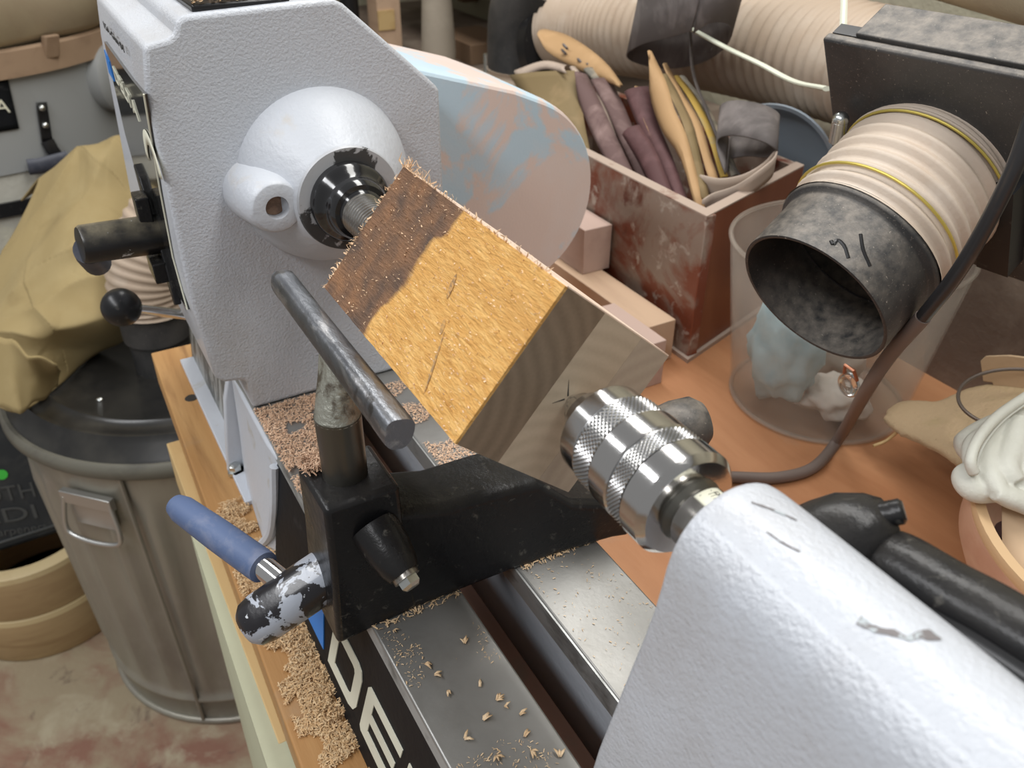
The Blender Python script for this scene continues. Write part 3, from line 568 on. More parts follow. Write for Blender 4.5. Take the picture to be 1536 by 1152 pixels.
# ================================================================== WOOD BLANK
BL = 0.147; HY, HZ = 0.0343, 0.0357
blank = thing('wood_blank', 'square glued-up wood blank mounted between spindle and drill chuck', 'wood block', (-0.381, 0, 0.1622))
blank.rotation_euler = (math.radians(-40.7), 0, 0)
def bpart(name, b, m, lab=None, **k):
    o = part(name, b, m, None, **k); o.parent = blank; 
    if lab: o['label'] = lab
    return o
def rough_box(y0, y1, z0, z1, rough_faces, n=36):
    """board with slightly ragged sawn edges"""
    b = B(); rings = []
    for i in range(n + 1):
        x = BL * i / n
        def j(s): return (mnoise.noise(V((x * 130, s * 7.3, 0))) * 0.0006)
        e = 0.0012 * mnoise.noise(V((3.3, 1.7, 0))) if i == 0 else 0
        rings.append([(x + e, y0 + (j(1) if 'y0' in rough_faces else 0), z0), (x + e, y1, z0), (x + e, y1, z1 + (j(2) if 'z1' in rough_faces else 0)), (x + e, y0 + (j(3) if 'y0' in rough_faces else 0), z1 + (j(4) if 'z1' in rough_faces else 0))])
    return b.loft(rings)
ys = [-HY, -HY + 2 * HY * 0.345, -HY + 2 * HY * 0.71, HY]
bpart('rough_skin', rough_box(-HY - 0.0006, -HY + 0.0008, -HZ, HZ, ('y0',)).bm and rough_box(-HY - 0.0006, -HY + 0.0008, -HZ, HZ, ('y0',)), M['blank_face'], 'orange rough-sawn face with dark brown stain')
for i in range(3):
    bpart('lamination', B().box((0.0005, ys[i] + (0.0008 if i == 0 else 0.00004), -HZ), (BL + 0.0002, ys[i + 1] - 0.00004, HZ)), M['lam%d' % (i + 1)], ('dark', 'light', 'tan')[i] + ' glued lamination')
bpart('sawn_top', B().box((0.0005, -HY + 0.0002, HZ), (BL, HY, HZ + 0.0005)), M['fresh'], 'pale fresh-sawn strip')
b = B()
for i in range(1050):      # torn fibres on the upper arris, the end edge and sparse over the face
    if i < 170: x = random.random() ** 1.6 * BL * 0.95; o0 = V((x, -HY - 0.0003, HZ)); dv = V((random.uniform(-.6, .6), random.uniform(-1, .3), random.uniform(.2, 1)))
    elif i < 280: o0 = V((0.0005, -HY - 0.0003, random.uniform(-HZ, HZ))); dv = V((random.uniform(-1, -.2), random.uniform(-.6, .1), random.uniform(-.7, .7)))
    else: o0 = V((random.uniform(0, BL), -HY - 0.0006, random.uniform(-HZ, HZ))); dv = V((random.uniform(-1, 1), random.uniform(-.5, -.05), random.uniform(-.4, .4)))
    near = 1.9 if (i < 170 and o0.x < 0.035) else 1.0
    l = random.uniform(0.0012, 0.0038) * near * (0.42 if i >= 280 else 1); wd = V((random.uniform(-1, 1), random.uniform(-1, 1), random.uniform(-1, 1))).normalized() * random.uniform(0.00015, 0.0004)
    dv = dv.normalized() * l; curl = V((random.uniform(-1, 1), random.uniform(-1, 1), random.uniform(-1, 1))) * l * 0.35
    b.grid([[o0 - wd, o0 + wd], [o0 + dv * 0.5 + curl - wd, o0 + dv * 0.5 + curl + wd], [o0 + dv - wd * 0.4, o0 + dv + wd * 0.4]])
bpart('torn_fibres', b, M['fiber'], kind='stuff', weld=False)
def smear(name, x, z, dx, dz, wd, col):
    n = 12; pts = []; nv = V((-dz, 0, dx)).normalized()
    for s in (-1, 1):
        for i in range(n):
            t = i / (n - 1) if s < 0 else 1 - i / (n - 1)
            k = s * wd * math.sin(PI * t) ** 0.6 * (1 + 0.5 * mnoise.noise(V((t * 9, s * 3, x * 90))))
            pts.append((x + dx * t + nv.x * k, -HY - 0.0007, z + dz * t + nv.z * k))
    b = B(); b.loft([pts, [(p[0], p[1] - 0.0002, p[2]) for p in pts]])
    bpart(name, b, mat('pencil_mark', col, 0.75, layers=[((0.55, 0.30, 0.09), 900, 0.45, 0.6, (0.3, 1, 1))]), 'grey mark')
smear('mark', 0.087, 0.013, 0.0045, -0.0105, 0.0013, (0.27, 0.16, 0.075)); smear('mark', 0.103, -0.008, 0.012, -0.024, 0.0006, (0.30, 0.19, 0.09)); smear('mark', 0.098, -0.004, 0.004, -0.006, 0.0012, (0.36, 0.21, 0.08))
cu_, cv_ = (-0.652, 0.758), (-0.758, -0.652)
b = B()
for (dy, dz), l0_, l1_, wd_ in ((cu_, 0.001, 0.0085, 0.00035), (cv_, 0.0015, 0.0072, 0.0003)):
    b.loft([[(xx, dy * l0_ - dz * wd_, dz * l0_ + dy * wd_), (xx, dy * l0_ + dz * wd_, dz * l0_ - dy * wd_), (xx, dy * l1_, dz * l1_)] for xx in (BL, BL + 0.00035)])
bpart('check_mark', b, M['ink'], 'dark layout crack at the centre')

# ================================================================== DRILL CHUCK
AXY, AXZ = 0.002, 0.160
ck = thing('drill_chuck', 'polished steel drill chuck with two knurled bands holding the wood blank', 'drill chuck', (-0.165, AXY, AXZ - 0.0205))
O = V((0, AXY, AXZ)); X = V((1, 0, 0))
part('jaw_nose', B().revolve([(-0.2352, 0.0004), (-0.2342, 0.0026), (-0.2285, 0.0068), (-0.2240, 0.0072), (-0.2235, 0.0098), (-0.2120, 0.0099), (-0.2080, 0.009)], O, X, 56), M['chuck'], ck)
part('front_sleeve', B().revolve([(-0.2138, 0.008), (-0.2140, 0.0172), (-0.2130, 0.0186), (-0.2120, 0.0191), (-0.2036, 0.0193), (-0.2030, 0.0188), (-0.2030, 0.015)], O, X, 72), M['chuck'], ck, angle=25)
def knurl(x0, x1, r):
    nt, nx = 66, 5; b = B(); rings = []
    for i in range(nx * 2 + 1):
        x = x0 + (x1 - x0) * i / (nx * 2); ring = []
        for k in range(nt):
            a = 2 * PI * (k + (0.5 if i % 2 else 0)) / nt
            ring.append((x, AXY + (r) * math.cos(a), AXZ + (r) * math.sin(a)))
        rings.append(ring)
    n = nt
    vs = [[b.bm.verts.new(p) for p in rg] for rg in rings]
    for i in range(nx * 2 - 1):        # diamond pyramids
        for k in range(n):
            kk = (k + (1 if i % 2 else 0)) % n
            left = vs[i + 1][kk - 1] if True else None
            A = vs[i][k]; Cc = vs[i + 2][k]
            Lf = vs[i + 1][(k - 1) % n] if i % 2 == 0 else vs[i + 1][k]
            Rt = vs[i + 1][k] if i % 2 == 0 else vs[i + 1][(k + 1) % n]
            ctr = (A.co + Cc.co + Lf.co + Rt.co) / 4
            out = V((0, ctr.y - AXY, ctr.z - AXZ)).normalized()
            T = b.bm.verts.new(ctr + out * 0.00060)
            for p, q in ((A, Rt), (Rt, Cc), (Cc, Lf), (Lf, A)): b.bm.faces.new((p, q, T))
    b.revolve([(x0, r - 0.003), (x0, r + 0.00015), (x0 + (x1 - x0) / (nx * 2), r - 0.00005), (x1 - (x1 - x0) / (nx * 2), r - 0.00005), (x1, r + 0.00015), (x1, r - 0.003)], O, X, 72)
    return b
part('knurled_band', knurl(-0.2030, -0.1922, 0.0196), M['knurl'], ck, angle=5)
part('middle_sleeve', B().revolve([(-0.1922, 0.015), (-0.1921, 0.0198), (-0.1914, 0.0205), (-0.1818, 0.0206), (-0.1811, 0.0200), (-0.1810, 0.015)], O, X, 72), M['chuck'], ck, angle=25)
part('groove', B().revolve([(-0.1925, 0.0190), (-0.1800, 0.0192)], O, X, 48), M['chuck'], ck)
part('knurled_band', knurl(-0.1806, -0.1728, 0.0201), M['knurl'], ck, angle=5)
part('rear_sleeve', B().revolve([(-0.1728, 0.015), (-0.1727, 0.0200), (-0.1720, 0.0207), (-0.1638, 0.0206), (-0.1615, 0.0188), (-0.1610, 0.0182), (-0.1605, 0.0125)], O, X, 72), M['chuck'], ck, angle=25)
part('arbor_collar', B().revolve([(-0.1620, 0.0120), (-0.1598, 0.0122), (-0.1580, 0.0105), (-0.1540, 0.0105)], O, X, 40), M['post'], ck)

# ================================================================== TAILSTOCK
ts = thing('tailstock', 'pale blue-grey cast tailstock with graduated quill at the open end of the bed', 'tailstock', (-0.06, 0, 0))
def tsec(x, k=1.0):
    x0 = x
    pr = [(-0.034, 0.0), (-0.0325, 0.060), (-0.0285, 0.110), (-0.0268, 0.150), (-0.0262, 0.166), (-0.0225, 0.1785), (-0.0155, 0.1855), (-0.0070, 0.1888), (0.0020, 0.1885), (0.0105, 0.1850), (0.0170, 0.1785), (0.0210, 0.1690), (0.0225, 0.150), (0.029, 0.110), (0.0325, 0.060), (0.034, 0.0)]
    return pr
rings = []
for dx, k in ((0.0, 0.90), (0.0012, 0.955), (0.0035, 0.985), (0.008, 1.0), (0.05, 1.0), (0.10, 1.0), (0.155, 1.0), (0.160, 0.95)):
    ring = []
    for y, z in tsec(0):
        base = -0.1405 - 0.0004 * 0 + (-(0.150 - z) * 0.17 if z < 0.150 else 0.0)
        zz = 0.16 + (z - 0.16) * k if z > 0.1 else z
        ring.append((base * (1 if dx < 0.06 else 1) + dx, y * (0.5 + 0.5 * k) if k < 1 else y, zz))
    rings.append(ring)
part('casting', B().loft(rings), M['paint_tail'], ts, angle=70, subd=1)
q = part('quill', B().revolve([(-0.1575, 0.0098), (-0.1570, 0.0112), (-0.1560, 0.0117), (-0.120, 0.0117)], O, X, 56), M['quill'], ts)
# graduated scale on the quill
a0 = math.radians(72); rq = 0.01185
def qp(x, a, lift=0.0): return V((x, AXY + (rq + lift) * math.cos(a), AXZ + (rq + lift) * math.sin(a)))
b = B(); b.grid([[qp(x, math.radians(62 + i * 4.5)) for i in range(12)] for x in (-0.1555, -0.1385)])
sc_ = part('quill_scale', b, M['letter'], q, solid=0.0002)
b = B()
for i in range(14):
    x = -0.1545 + i * 0.0012; l = (12, 12, 22)[0] if i % 5 else 24
    b.quad([qp(x, math.radians(80), .0002), qp(x + 0.00022, math.radians(80), .0002), qp(x + 0.00022, math.radians(80 + l), .0002), qp(x, math.radians(80 + l), .0002)])
part('scale_ticks', b, M['ink'], sc_, kind='stuff', weld=False)
text_part('scale_lettering', 'DECIMAL', 0.0026, qp(-0.1535, math.radians(72), .0002), (1, 0, 0), (0, -1, 0.33), M['ink'], sc_, depth=0.0001)
# quill lock: domed hub and long black lever
hubc = at(1292, 795, 'y', 0.044)
hub = part('lock_hub', B().revolve([(-0.016, 0.0150), (-0.010, 0.0150), (-0.002, 0.0142), (0.006, 0.0105), (0.010, 0.0070), (0.011, 0.003)], hubc, (0.35, 0.75, 0.45), 36), M['black_gloss'], ts, angle=50, label='glossy black quill lock hub')
kc = at(1347, 768, 'y', 0.050)
part('lock_screw', B().revolve([(-0.012, 0.0042), (0.001, 0.0042), (0.002, 0.0032)], kc, (0.6, 0.65, 0.45), 20), M['black_gloss'], hub)
lp = [hubc + V((0.004, 0.0, -0.004)), at(1350, 838, 'y', 0.043), at(1420, 880, 'y', 0.043), at(1480, 912, 'y', 0.045), at(1560, 960, 'y', 0.046), at(1640, 1010, 'y', 0.047)]
lp = spline(lp, 24)
part('lock_lever', B().tube(lp, [0.0085, 0.0085, 0.0088] + [0.0095] * 20 + [0.008], 18, flat=0.62, up=(0.2, -0.3, 1)), M['black_gloss'], hub, angle=60)
lw = [p + V((0.001, -0.006, -0.008)) for p in lp]
part('lever_web', B().tube(lw[2:], 0.0075, 14, flat=0.9, up=(0, 0, 1)), M['black_plain'], hub)
part('clamp_nut', B().revolve([(-0.012, 0.012), (0.004, 0.0145), (0.014, 0.014), (0.019, 0.010), (0.020, 0.003)], at(1004, 646, 'y', 0.082), (0.25, 1, 0.15), 24), M['black_dusty'], ban, label='dusty black clamp nut at the far end of the banjo')

def cast_strip(name, path, m, parent, n=26):
    """thin mark lying on whatever surface the path runs over; path: (photo x, y, half width px)"""
    bpy.context.view_layer.update(); dg = bpy.context.evaluated_depsgraph_get()
    cen = spline([(p[0], p[1], p[2]) for p in path], n); rows = []
    for k, c in enumerate(cen):
        t = (cen[min(k + 1, n - 1)] - cen[max(k - 1, 0)]); nv = V((-t.y, t.x)).normalized()
        hw = c.z * (1 + 0.6 * mnoise.noise(V((c.x * 0.13, c.y * 0.1, 2.0)))); row = []
        for q_ in (-1, -0.33, 0.33, 1):
            px_, py_ = c.x + nv.x * hw * q_, c.y + nv.y * hw * q_
            d = (RIGHT * (px_ - 768) + DOWN * (py_ - 576) + FWD * FPX).normalized()
            hit, loc, nr, _i, _o, _m = scene.ray_cast(dg, CAM, d)
            if not hit: return None
            row.append(loc + nr * 0.00025)
        rows.append(row)
    return part(name, B().grid(rows), m, parent, angle=80)
M['scuff'] = mat('scuff_mark', (0.17, 0.155, 0.155), 0.6, layers=[((0.40, 0.44, 0.46), 300, 0.52, 0.58)])
cast_strip('scuff', [(1288, 930, 6), (1312, 944, 5), (1340, 950, 5), (1362, 958, 4), (1385, 952, 7), (1412, 960, 2)], M['scuff'], ts)
cast_strip('scuff', [(1127, 754, 1), (1150, 762, 1.4), (1175, 772, 1.2), (1195, 781, 1)], M['scuff'], ts)
cast_strip('scuff', [(1150, 798, 1), (1175, 815, 1.5), (1200, 828, 1)], M['scuff'], ts)

# ================================================================== SAWDUST AND SHAVINGS
def flakes(b, n, sample, smin, smax, lift=0.0008, tilt=0.6):
    for _ in range(n):
        p = sample()
        if p is None: continue
        l = random.uniform(smin, smax); a = random.uniform(0, 2 * PI)
        d = V((math.cos(a), math.sin(a), random.uniform(-tilt, tilt))).normalized() * l
        s_ = V((-math.sin(a), math.cos(a), random.uniform(-tilt, tilt))).normalized() * l * random.uniform(0.12, 0.32)
        c = V(p) + V((0, 0, lift * random.random()))
        h = V((0, 0, l * random.uniform(0.05, 0.35)))
        b.grid([[c - d - s_, c - d + s_], [c - s_ + h, c + s_ + h], [c + d - s_, c + d + s_]])
def dens(x, y, s=40): return mnoise.noise(V((x * s, y * s, 1.7)))
b = B()
def s1():
    x = random.uniform(-0.528, -0.352); y = random.uniform(-0.0700, -0.0185)
    f = (x + 0.528) / 0.176
    if dens(x, y, 60) < -0.35 + 0.0 * f: return None
    pile = 0.006 * max(0, 1 - abs(f - 0.75) * 1.6) + 0.001
    return (x, y, random.random() * pile)
flakes(b, 12000, s1, 0.0006, 0.0016, 0.001)
def s1b():
    x = random.uniform(-0.346, -0.331); y = random.uniform(-0.085, -0.066)
    return (x, y, 0.0855 + random.random() * 0.005)
flakes(b, 700, s1b, 0.0007, 0.0018)
solo('sawdust_drift', b, M['sawdust_pink'], 'drift of sawdust on the ways between headstock and tool rest', 'sawdust', kind='stuff', weld=False)
b = B()
def s2():
    x = random.uniform(-0.50, -0.12); y = random.uniform(-0.113, -0.078)
    edge = -0.083 - (0.0035 if x > -0.35 else 0)
    if y > edge + 0.004: return None
    k = -0.30 if x > -0.33 else -0.55
    if y < -0.103 - 0.010 * max(0, x + 0.40) / 0.2 and dens(x, y, 50) < 0.15: return None
    if dens(x, y, 45) < k: return None
    return (x, y, BENCH + 0.001 + random.random() * (0.007 if x < -0.33 else 0.003) * max(0.15, (y + 0.113) / 0.03))
flakes(b, 26000, s2, 0.0006, 0.0017, 0.001)
def s2b():
    x = random.uniform(-0.56, -0.40); y = random.uniform(-0.108, -0.0845)
    return None if dens(x, y, 70) < -0.1 else (x, y, BENCH + 0.001 + random.random() * 0.003)
flakes(b, 6500, s2b, 0.0006, 0.0015)
solo('sawdust_heap', b, M['sawdust'], 'heap of sawdust along the front plank under the black bed decal', 'sawdust', kind='stuff', weld=False)
b = B()
def s3(): return (random.uniform(-0.712, -0.5385), random.uniform(-0.0585, -0.0055), 0.2668 + random.random() * 0.002)
flakes(b, 1500, s3, 0.0015, 0.004, 0.001, 0.3)
solo('shaving_pile', b, M['shaving'], 'brown shavings lying in the black tray on top of the headstock', 'shavings', kind='stuff', weld=False)
b = B()
def s4():
    if random.random() < .75:
        x = random.uniform(-0.30, -0.14); y = random.uniform(-0.068, -0.02)
        if dens(x, y, 30) < 0.1: return None
    else: x = random.uniform(-0.38, -0.13); y = random.uniform(0.02, 0.068)
    return (x, y, 0.0004)
flakes(b, 1900, s4, 0.0003, 0.0009, 0.0002, 0.2)
def s5(): return (random.uniform(-0.3045, -0.2985), random.uniform(-0.069, 0.069), 0.0006)
flakes(b, 380, lambda: (lambda p: None if abs(p[1]) < 0.019 else p)(s5()), 0.0006, 0.0016, 0.0006, 0.3)
solo('fine_chips', b, M['shaving'], 'fine wood chips sprinkled over both bed ways', 'wood chips', kind='stuff', weld=False)
b = B()
def s6():
    x = random.uniform(-0.528, -0.325); y = random.uniform(0.019, 0.068)
    return None if dens(x, y, 40) < -0.25 + (-(x + 0.35) * 3.0 if x < -0.40 else 0) else (x, y, 0.0006)
flakes(b, 8000, s6, 0.0005, 0.0013, 0.0008, 0.3)
solo('sawdust_layer', b, M['sawdust_pink'], 'pinkish sawdust layer on the rear way under the wood blank', 'sawdust', kind='stuff', weld=False)
spots = [(697, 965), (638, 995), (652, 1012), (672, 1035), (720, 1030), (745, 1050), (780, 1072), (725, 1080), (697, 1108), (745, 1133), (798, 1125), (840, 1135), (787, 1105), (757, 1060), (590, 945)]
for i, (x, y) in enumerate(spots):
    p = at(x, y, 'z', 0.0008); b = B(); ang = random.uniform(0, PI)
    for k in range(random.randint(3, 6)):
        a = ang + random.uniform(-0.9, 0.9); l = random.uniform(0.0022, 0.0048); d = V((math.cos(a), math.sin(a), random.uniform(0.05, 0.35))) * l
        s_ = V((-math.sin(a), math.cos(a), random.uniform(-.3, .3))) * l * 0.16
        b.grid([[p - s_, p + s_], [p + d * 0.5 - s_ + V((0, 0, 0.0007)), p + d * 0.5 + s_ + V((0, 0, 0.0007))], [p + d - s_ * .3, p + d + s_ * .3]])
    solo('wood_shaving', b, M['shaving'], 'small splintered wood shaving lying on the front bed way', 'wood shaving', group='shavings on the front way', weld=False, solid=0.0002)

# ================================================================== BACKGROUND, BEHIND THE LATHE
def ribs(path, r, n_ribs, amp, per=4, seg=40):
    """ribbed hose along a path: returns (points, radii)"""
    pts = spline(path, n_ribs * per + 1)
    rad = [r + amp * (0.5 + 0.5 * math.cos(2 * PI * k / per)) if per > 2 else r + (amp if k % 2 else 0) for k in range(len(pts))]
    return pts, rad

# box of sandpaper
BXF, BXR, BXS, BXL, BXT = 0.3600, 0.542, -0.556, -1.000, 0.053
bx = thing('wooden_box', 'dusty reddish-brown wooden box packed with sandpaper on the bench', 'box', (-0.68, 0.45, BENCH))
part('front_board', B().box((BXL, BXF, BENCH + 0.004), (BXS, BXF + 0.012, BXT)), M['red_box'], bx, bevel=0.0012, label='dust-streaked front board')
part('end_board', B().loft([[(BXS - 0.016, BXF + 0.0121, BENCH + 0.004), (BXS - 0.004, BXF + 0.0121, BENCH + 0.004), (BXS - 0.060, BXR, BENCH + 0.004), (BXS - 0.072, BXR, BENCH + 0.004)], [(BXS - 0.016, BXF + 0.0121, BXT), (BXS - 0.004, BXF + 0.0121, BXT), (BXS - 0.060, BXR, BXT), (BXS - 0.072, BXR, BXT)]]), M['red_box_clean'], bx, bevel=0.0012)
part('end_board', B().box((BXL, BXF + 0.012, BENCH + 0.004), (BXL + 0.012, BXR, BXT)), M['red_box'], bx)
part('back_board', B().box((BXL, BXR - 0.012, BENCH + 0.004), (BXS - 0.060, BXR, BXT)), M['red_box'], bx)
part('bottom_board', B().loft([[(BXL, BXF - 0.004, z), (BXS + 0.005, BXF - 0.004, z), (BXS - 0.054, BXR, z), (BXL, BXR, z)] for z in (BENCH, BENCH + 0.0045)]), M['box_rim'], bx)
part('rim_dust', B().loft([[(BXL, BXF - 0.0004, z), (BXS + 0.0004, BXF - 0.0004, z), (BXS - 0.0115, BXF + 0.0125, z), (BXL, BXF + 0.0125, z)] for z in (BXT - 0.0006, BXT + 0.0008)]), M['box_rim'], bx)
part('rim_dust', B().loft([[(BXS - 0.0118, BXF, z), (BXS + 0.0004, BXF, z), (BXS - 0.060, BXR, z), (BXS - 0.072, BXR, z)] for z in (BXT - 0.0006, BXT + 0.0009)]), M['box_rim'], bx)
def sheet(name, left, right, m, label, group='sandpaper sheets in the box', n=14, th=0.0014, cat='sandpaper', wob=0.0):
    def to3(p): return at(p[0], p[1], 'y', p[2])
    Lf = spline([to3(p) for p in left], n); Rt = spline([to3(p) for p in right], n)
    rows = []
    for k, (a, c) in enumerate(zip(Lf, Rt)):
        row = []
        for i in range(5):
            t = i / 4; q_ = a.lerp(c, t) + V((0, -0.004 * math.sin(PI * t), 0.002 * math.sin(PI * t)))
            if wob: q_ += V((wob * math.sin(k * 1.3 + i), 0, wob * math.cos(k * 0.9)))
            row.append(q_)
        rows.append(row)
    return solo(name, B().grid(rows), m, label, cat, group, solid=th)
sheet('sandpaper_sheet', [(764, 113, .44), (790, 150, .42), (820, 172, .41), (846, 240, .40)], [(862, 106, .46), (872, 140, .45), (876, 180, .43), (890, 250, .41)], M['paper_olive'], 'broad olive-tan sandpaper sheet curling over beside the belt housing')
sheet('sandpaper_sheet', [(772, 106, .455), (815, 92, .47), (850, 98, .465)], [(780, 118, .445), (815, 104, .455), (850, 110, .45)], M['felt'], 'pale curled sandpaper edge above the olive sheet')
sheet('sandpaper_sheet', [(862, 108, .45), (868, 150, .44), (888, 200, .425), (930, 285, .40)], [(880, 112, .47), (900, 152, .455), (922, 200, .44), (962, 285, .41)], M['paper_mauve'], 'wide dusty mauve sandpaper sheet leaning behind the olive one')
sheet('sandpaper_sheet', [(856, 104, .462), (884, 140, .455), (905, 180, .445), (945, 285, .42)], [(862, 100, .47), (893, 138, .462), (914, 178, .452), (952, 285, .425)], M['felt'], 'thin pale sandpaper edge on the mauve stack')
sheet('sandpaper_sheet', [(886, 120, .475), (905, 160, .465), (930, 215, .45), (965, 285, .43)], [(915, 118, .50), (936, 160, .485), (956, 210, .465), (985, 285, .44)], M['paper_mauve'], 'mauve sandpaper sheet folded double behind the stack')
sheet('sandpaper_sheet', [(875, 105, .49), (902, 135, .485), (912, 160, .475)], [(893, 102, .505), (920, 132, .50), (925, 165, .485)], M['paper_grey'], 'grey crumpled sandpaper scrap with a torn edge')
pad = sheet('sanding_pad', [(806, 52, .50), (822, 78, .50), (860, 100, .50), (900, 118, .495), (931, 131, .485)], [(818, 44, .54), (848, 52, .54), (882, 72, .53), (912, 98, .51), (934, 128, .49)], M['paper_tan'], 'tan sheet with slits lying over the other sandpaper', cat='sandpaper')
for x, y in ((848, 70), (846, 78), (870, 92), (884, 99)):
    p = at(x, y, 'y', 0.505)
    part('slit', B().obox(p, ((1, 0.1, -0.42), (0.3, 1, 0), (0.2, -0.6, 1)), (0.0045, 0.0016, 0.0022)), M['abrasive'], pad)
sheet('sandpaper_sheet', [(936, 202, .40), (962, 245, .40), (990, 305, .385)], [(958, 190, .415), (985, 232, .41), (1016, 312, .39)], M['paper_purple'], 'thick folded purple-brown sandpaper pad at the box front', th=0.006)
sheet('sandpaper_sheet', [(937, 138, .44), (958, 190, .43), (985, 245, .415), (1018, 310, .395)], [(972, 130, .46), (985, 180, .445), (1010, 240, .425), (1036, 315, .40)], M['paper_purple'], 'dark purple-brown sandpaper sheet with a pale edge', th=0.002)
sheet('sandpaper_sheet', [(955, 132, .452), (968, 180, .438), (1000, 250, .418), (1028, 312, .398)], [(958, 131, .453), (971, 180, .439), (1003, 250, .419), (1031, 312, .399)], M['paper_tan'], 'narrow pale sandpaper edge on the purple sheet')
sheet('sandpaper_sheet', [(974, 80, .45), (976, 140, .44), (992, 195, .43), (1020, 235, .42), (1046, 318, .40)], [(977, 78, .46), (1000, 125, .45), (1014, 170, .44), (1034, 215, .43), (1058, 318, .405)], M['paper_tan'], 'tall pointed tan sandpaper sheet, wavy, in the middle of the box', wob=0.0006)
sheet('sandpaper_sheet', [(990, 118, .455), (1008, 150, .445), (1030, 205, .435), (1052, 300, .41)], [(1000, 112, .47), (1022, 150, .46), (1044, 205, .445), (1064, 300, .415)], M['paper_olive'], 'olive-tan sandpaper sheet close behind the tall pointed one', wob=0.0006)
sheet('sandpaper_sheet', [(996, 100, .475), (1014, 140, .465), (1040, 195, .45), (1066, 275, .43)], [(1000, 96, .49), (1024, 140, .475), (1054, 195, .46), (1078, 275, .435)], M['paper_tan'], 'tan sandpaper sheet with a torn top, third behind the purple one', wob=0.0006)
sheet('sandpaper_sheet', [(1012, 118, .49), (1034, 150, .48), (1062, 205, .465), (1082, 270, .445)], [(1018, 114, .50), (1046, 150, .49), (1072, 205, .475), (1092, 265, .45)], M['paper_yellow'], 'yellow sandpaper sheet at the rear of the row')
sheet('sandpaper_sheet', [(1020, 118, .505), (1046, 155, .495), (1074, 210, .48), (1098, 268, .455)], [(1026, 114, .515), (1058, 155, .505), (1088, 210, .49), (1108, 262, .46)], M['paper_grey'], 'grey sandpaper sheet standing behind the yellow one')
# sanding belts
def belt(name, ring_px, ydep, axis_vec, m, label, th=0.0016, n=40):
    ring = spline([at(x, y, 'y', yd) for (x, y), yd in zip(ring_px, ydep)], n)
    rows = [[p + V(axis_vec) * k for p in ring] for k in (0, 0.35, 0.7, 1.0)]
    return solo(name, B().grid(rows), m, label, 'sanding belt', solid=th)
px = [(1037, 46), (1000, 57), (965, 66), (941, 80), (948, 92), (985, 102), (1020, 102), (1058, 92), (1088, 70), (1098, 45), (1085, 34), (1062, 36), (1040, 50)]
yd = [.472, .475, .485, .505, .525, .54, .545, .54, .53, .51, .49, .478, .474]
belt('sanding_belt', px, yd, (0.012, 0.008, 0.10), M['abrasive'], 'dark grey sanding belt loop hanging open end down in front of the big hose')
px = [(1088, 262), (1076, 225), (1078, 208), (1100, 203), (1130, 208), (1152, 216), (1166, 228), (1150, 236), (1120, 234), (1095, 240), (1090, 262)]
yd = [.44, .445, .448, .450, .452, .455, .465, .478, .482, .47, .45]
belt('sanding_belt', px, yd, (-0.034, 0.030, 0.022), M['abrasive'], 'grey sanding belt curled over the back corner of the wooden box')
px = [(1050, 262), (1080, 268), (1115, 262), (1145, 245), (1164, 225), (1160, 238), (1130, 262), (1100, 280), (1070, 290), (1054, 300)]
yd = [.42, .425, .44, .455, .465, .455, .435, .425, .415, .405]
belt('sanding_belt', px, yd, (-0.004, 0.004, -0.022), M['felt'], 'tan cloth-backed belt drooping inside the wooden box')
rb_ = [at(1035, 45, 'y', .50), at(1040, 110, 'y', .495), at(1058, 160, 'y', .49), at(1085, 225, 'y', .475), at(1112, 266, 'y', .46)]
solo('hanging_strip', B().tube(spline(rb_, 24), 0.0042, 8, flat=0.25, up=(1, 0.4, 0)), M['abrasive'], 'narrow grey abrasive strip hanging down into the wooden box', 'sanding strip')
# wood offcuts between lathe and box
solo('wood_offcut', B().prism([(at(997, 484, 'z', -0.055).x, 0.348), (at(997, 484, 'z', -0.055).x, 0.312), (-0.80, 0.312), (-0.80, 0.348)], 'z', BENCH, -0.055), M['tan_wood'], 'long tan wood strip lying in front of the wooden box', 'wood offcut', bevel=0.0008)
solo('wood_offcut', B().box((-0.86, 0.322, -0.0548), (-0.694, 0.357, -0.004)), M['pink_wood'], 'taller pale wood block standing on the long strip against the box', 'wood offcut', bevel=0.0008)
solo('wood_offcut', B().box((-0.62, 0.262, BENCH), (-0.535, 0.3115, -0.052)), M['pink_wood'], 'short pinkish wood block half hidden behind the wood blank', 'wood offcut', bevel=0.0008)
# blue-grey pan behind the box
pc = V((-0.685, 0.576, 0.020))
solo('metal_pan', B().revolve([(0, 0.0005), (0.0, 0.060), (-0.010, 0.072), (-0.018, 0.074), (-0.0185, 0.078), (-0.016, 0.079), (-0.008, 0.073), (0.003, 0.061), (0.003, 0.0005)], pc, (-0.35, 0.95, 0.0), 56), M['blue_metal'], 'blue-grey round metal pan standing behind the wooden box', 'pan')
solo('pan_ledge', B().box((-0.80, 0.552, BENCH), (-0.62, 0.64, -0.0585)), M['wall_board'], 'dark dusty wood block carrying the round metal pan', 'wood block')

# big tan dust hose along the wall
hp_ = [(-1.27, 0.632, 0.072), (-1.17, 0.637, 0.088), (-1.05, 0.64, 0.105), (-0.85, 0.64, 0.125), (-0.68, 0.635, 0.136), (-0.55, 0.635, 0.132), (-0.46, 0.645, 0.10), (-0.42, 0.655, 0.045), (-0.40, 0.66, -0.02)]
pts, rad = ribs(hp_, 0.0590, 82, 0.0045, 4)
solo('dust_hose', B().tube(pts, rad, 40), M['hose'], 'wide tan ribbed dust hose running along the wall behind the sandpaper box', 'dust hose', angle=80)
solo('steel_duct', B().tube([(-0.66, 0.70 - 0.005, 0.254), (-0.45, 0.62, 0.254), (0.2, 0.50, 0.272)], 0.048, 36), M['bag'], 'beige dusty duct above the right end of the tan hose', 'duct')
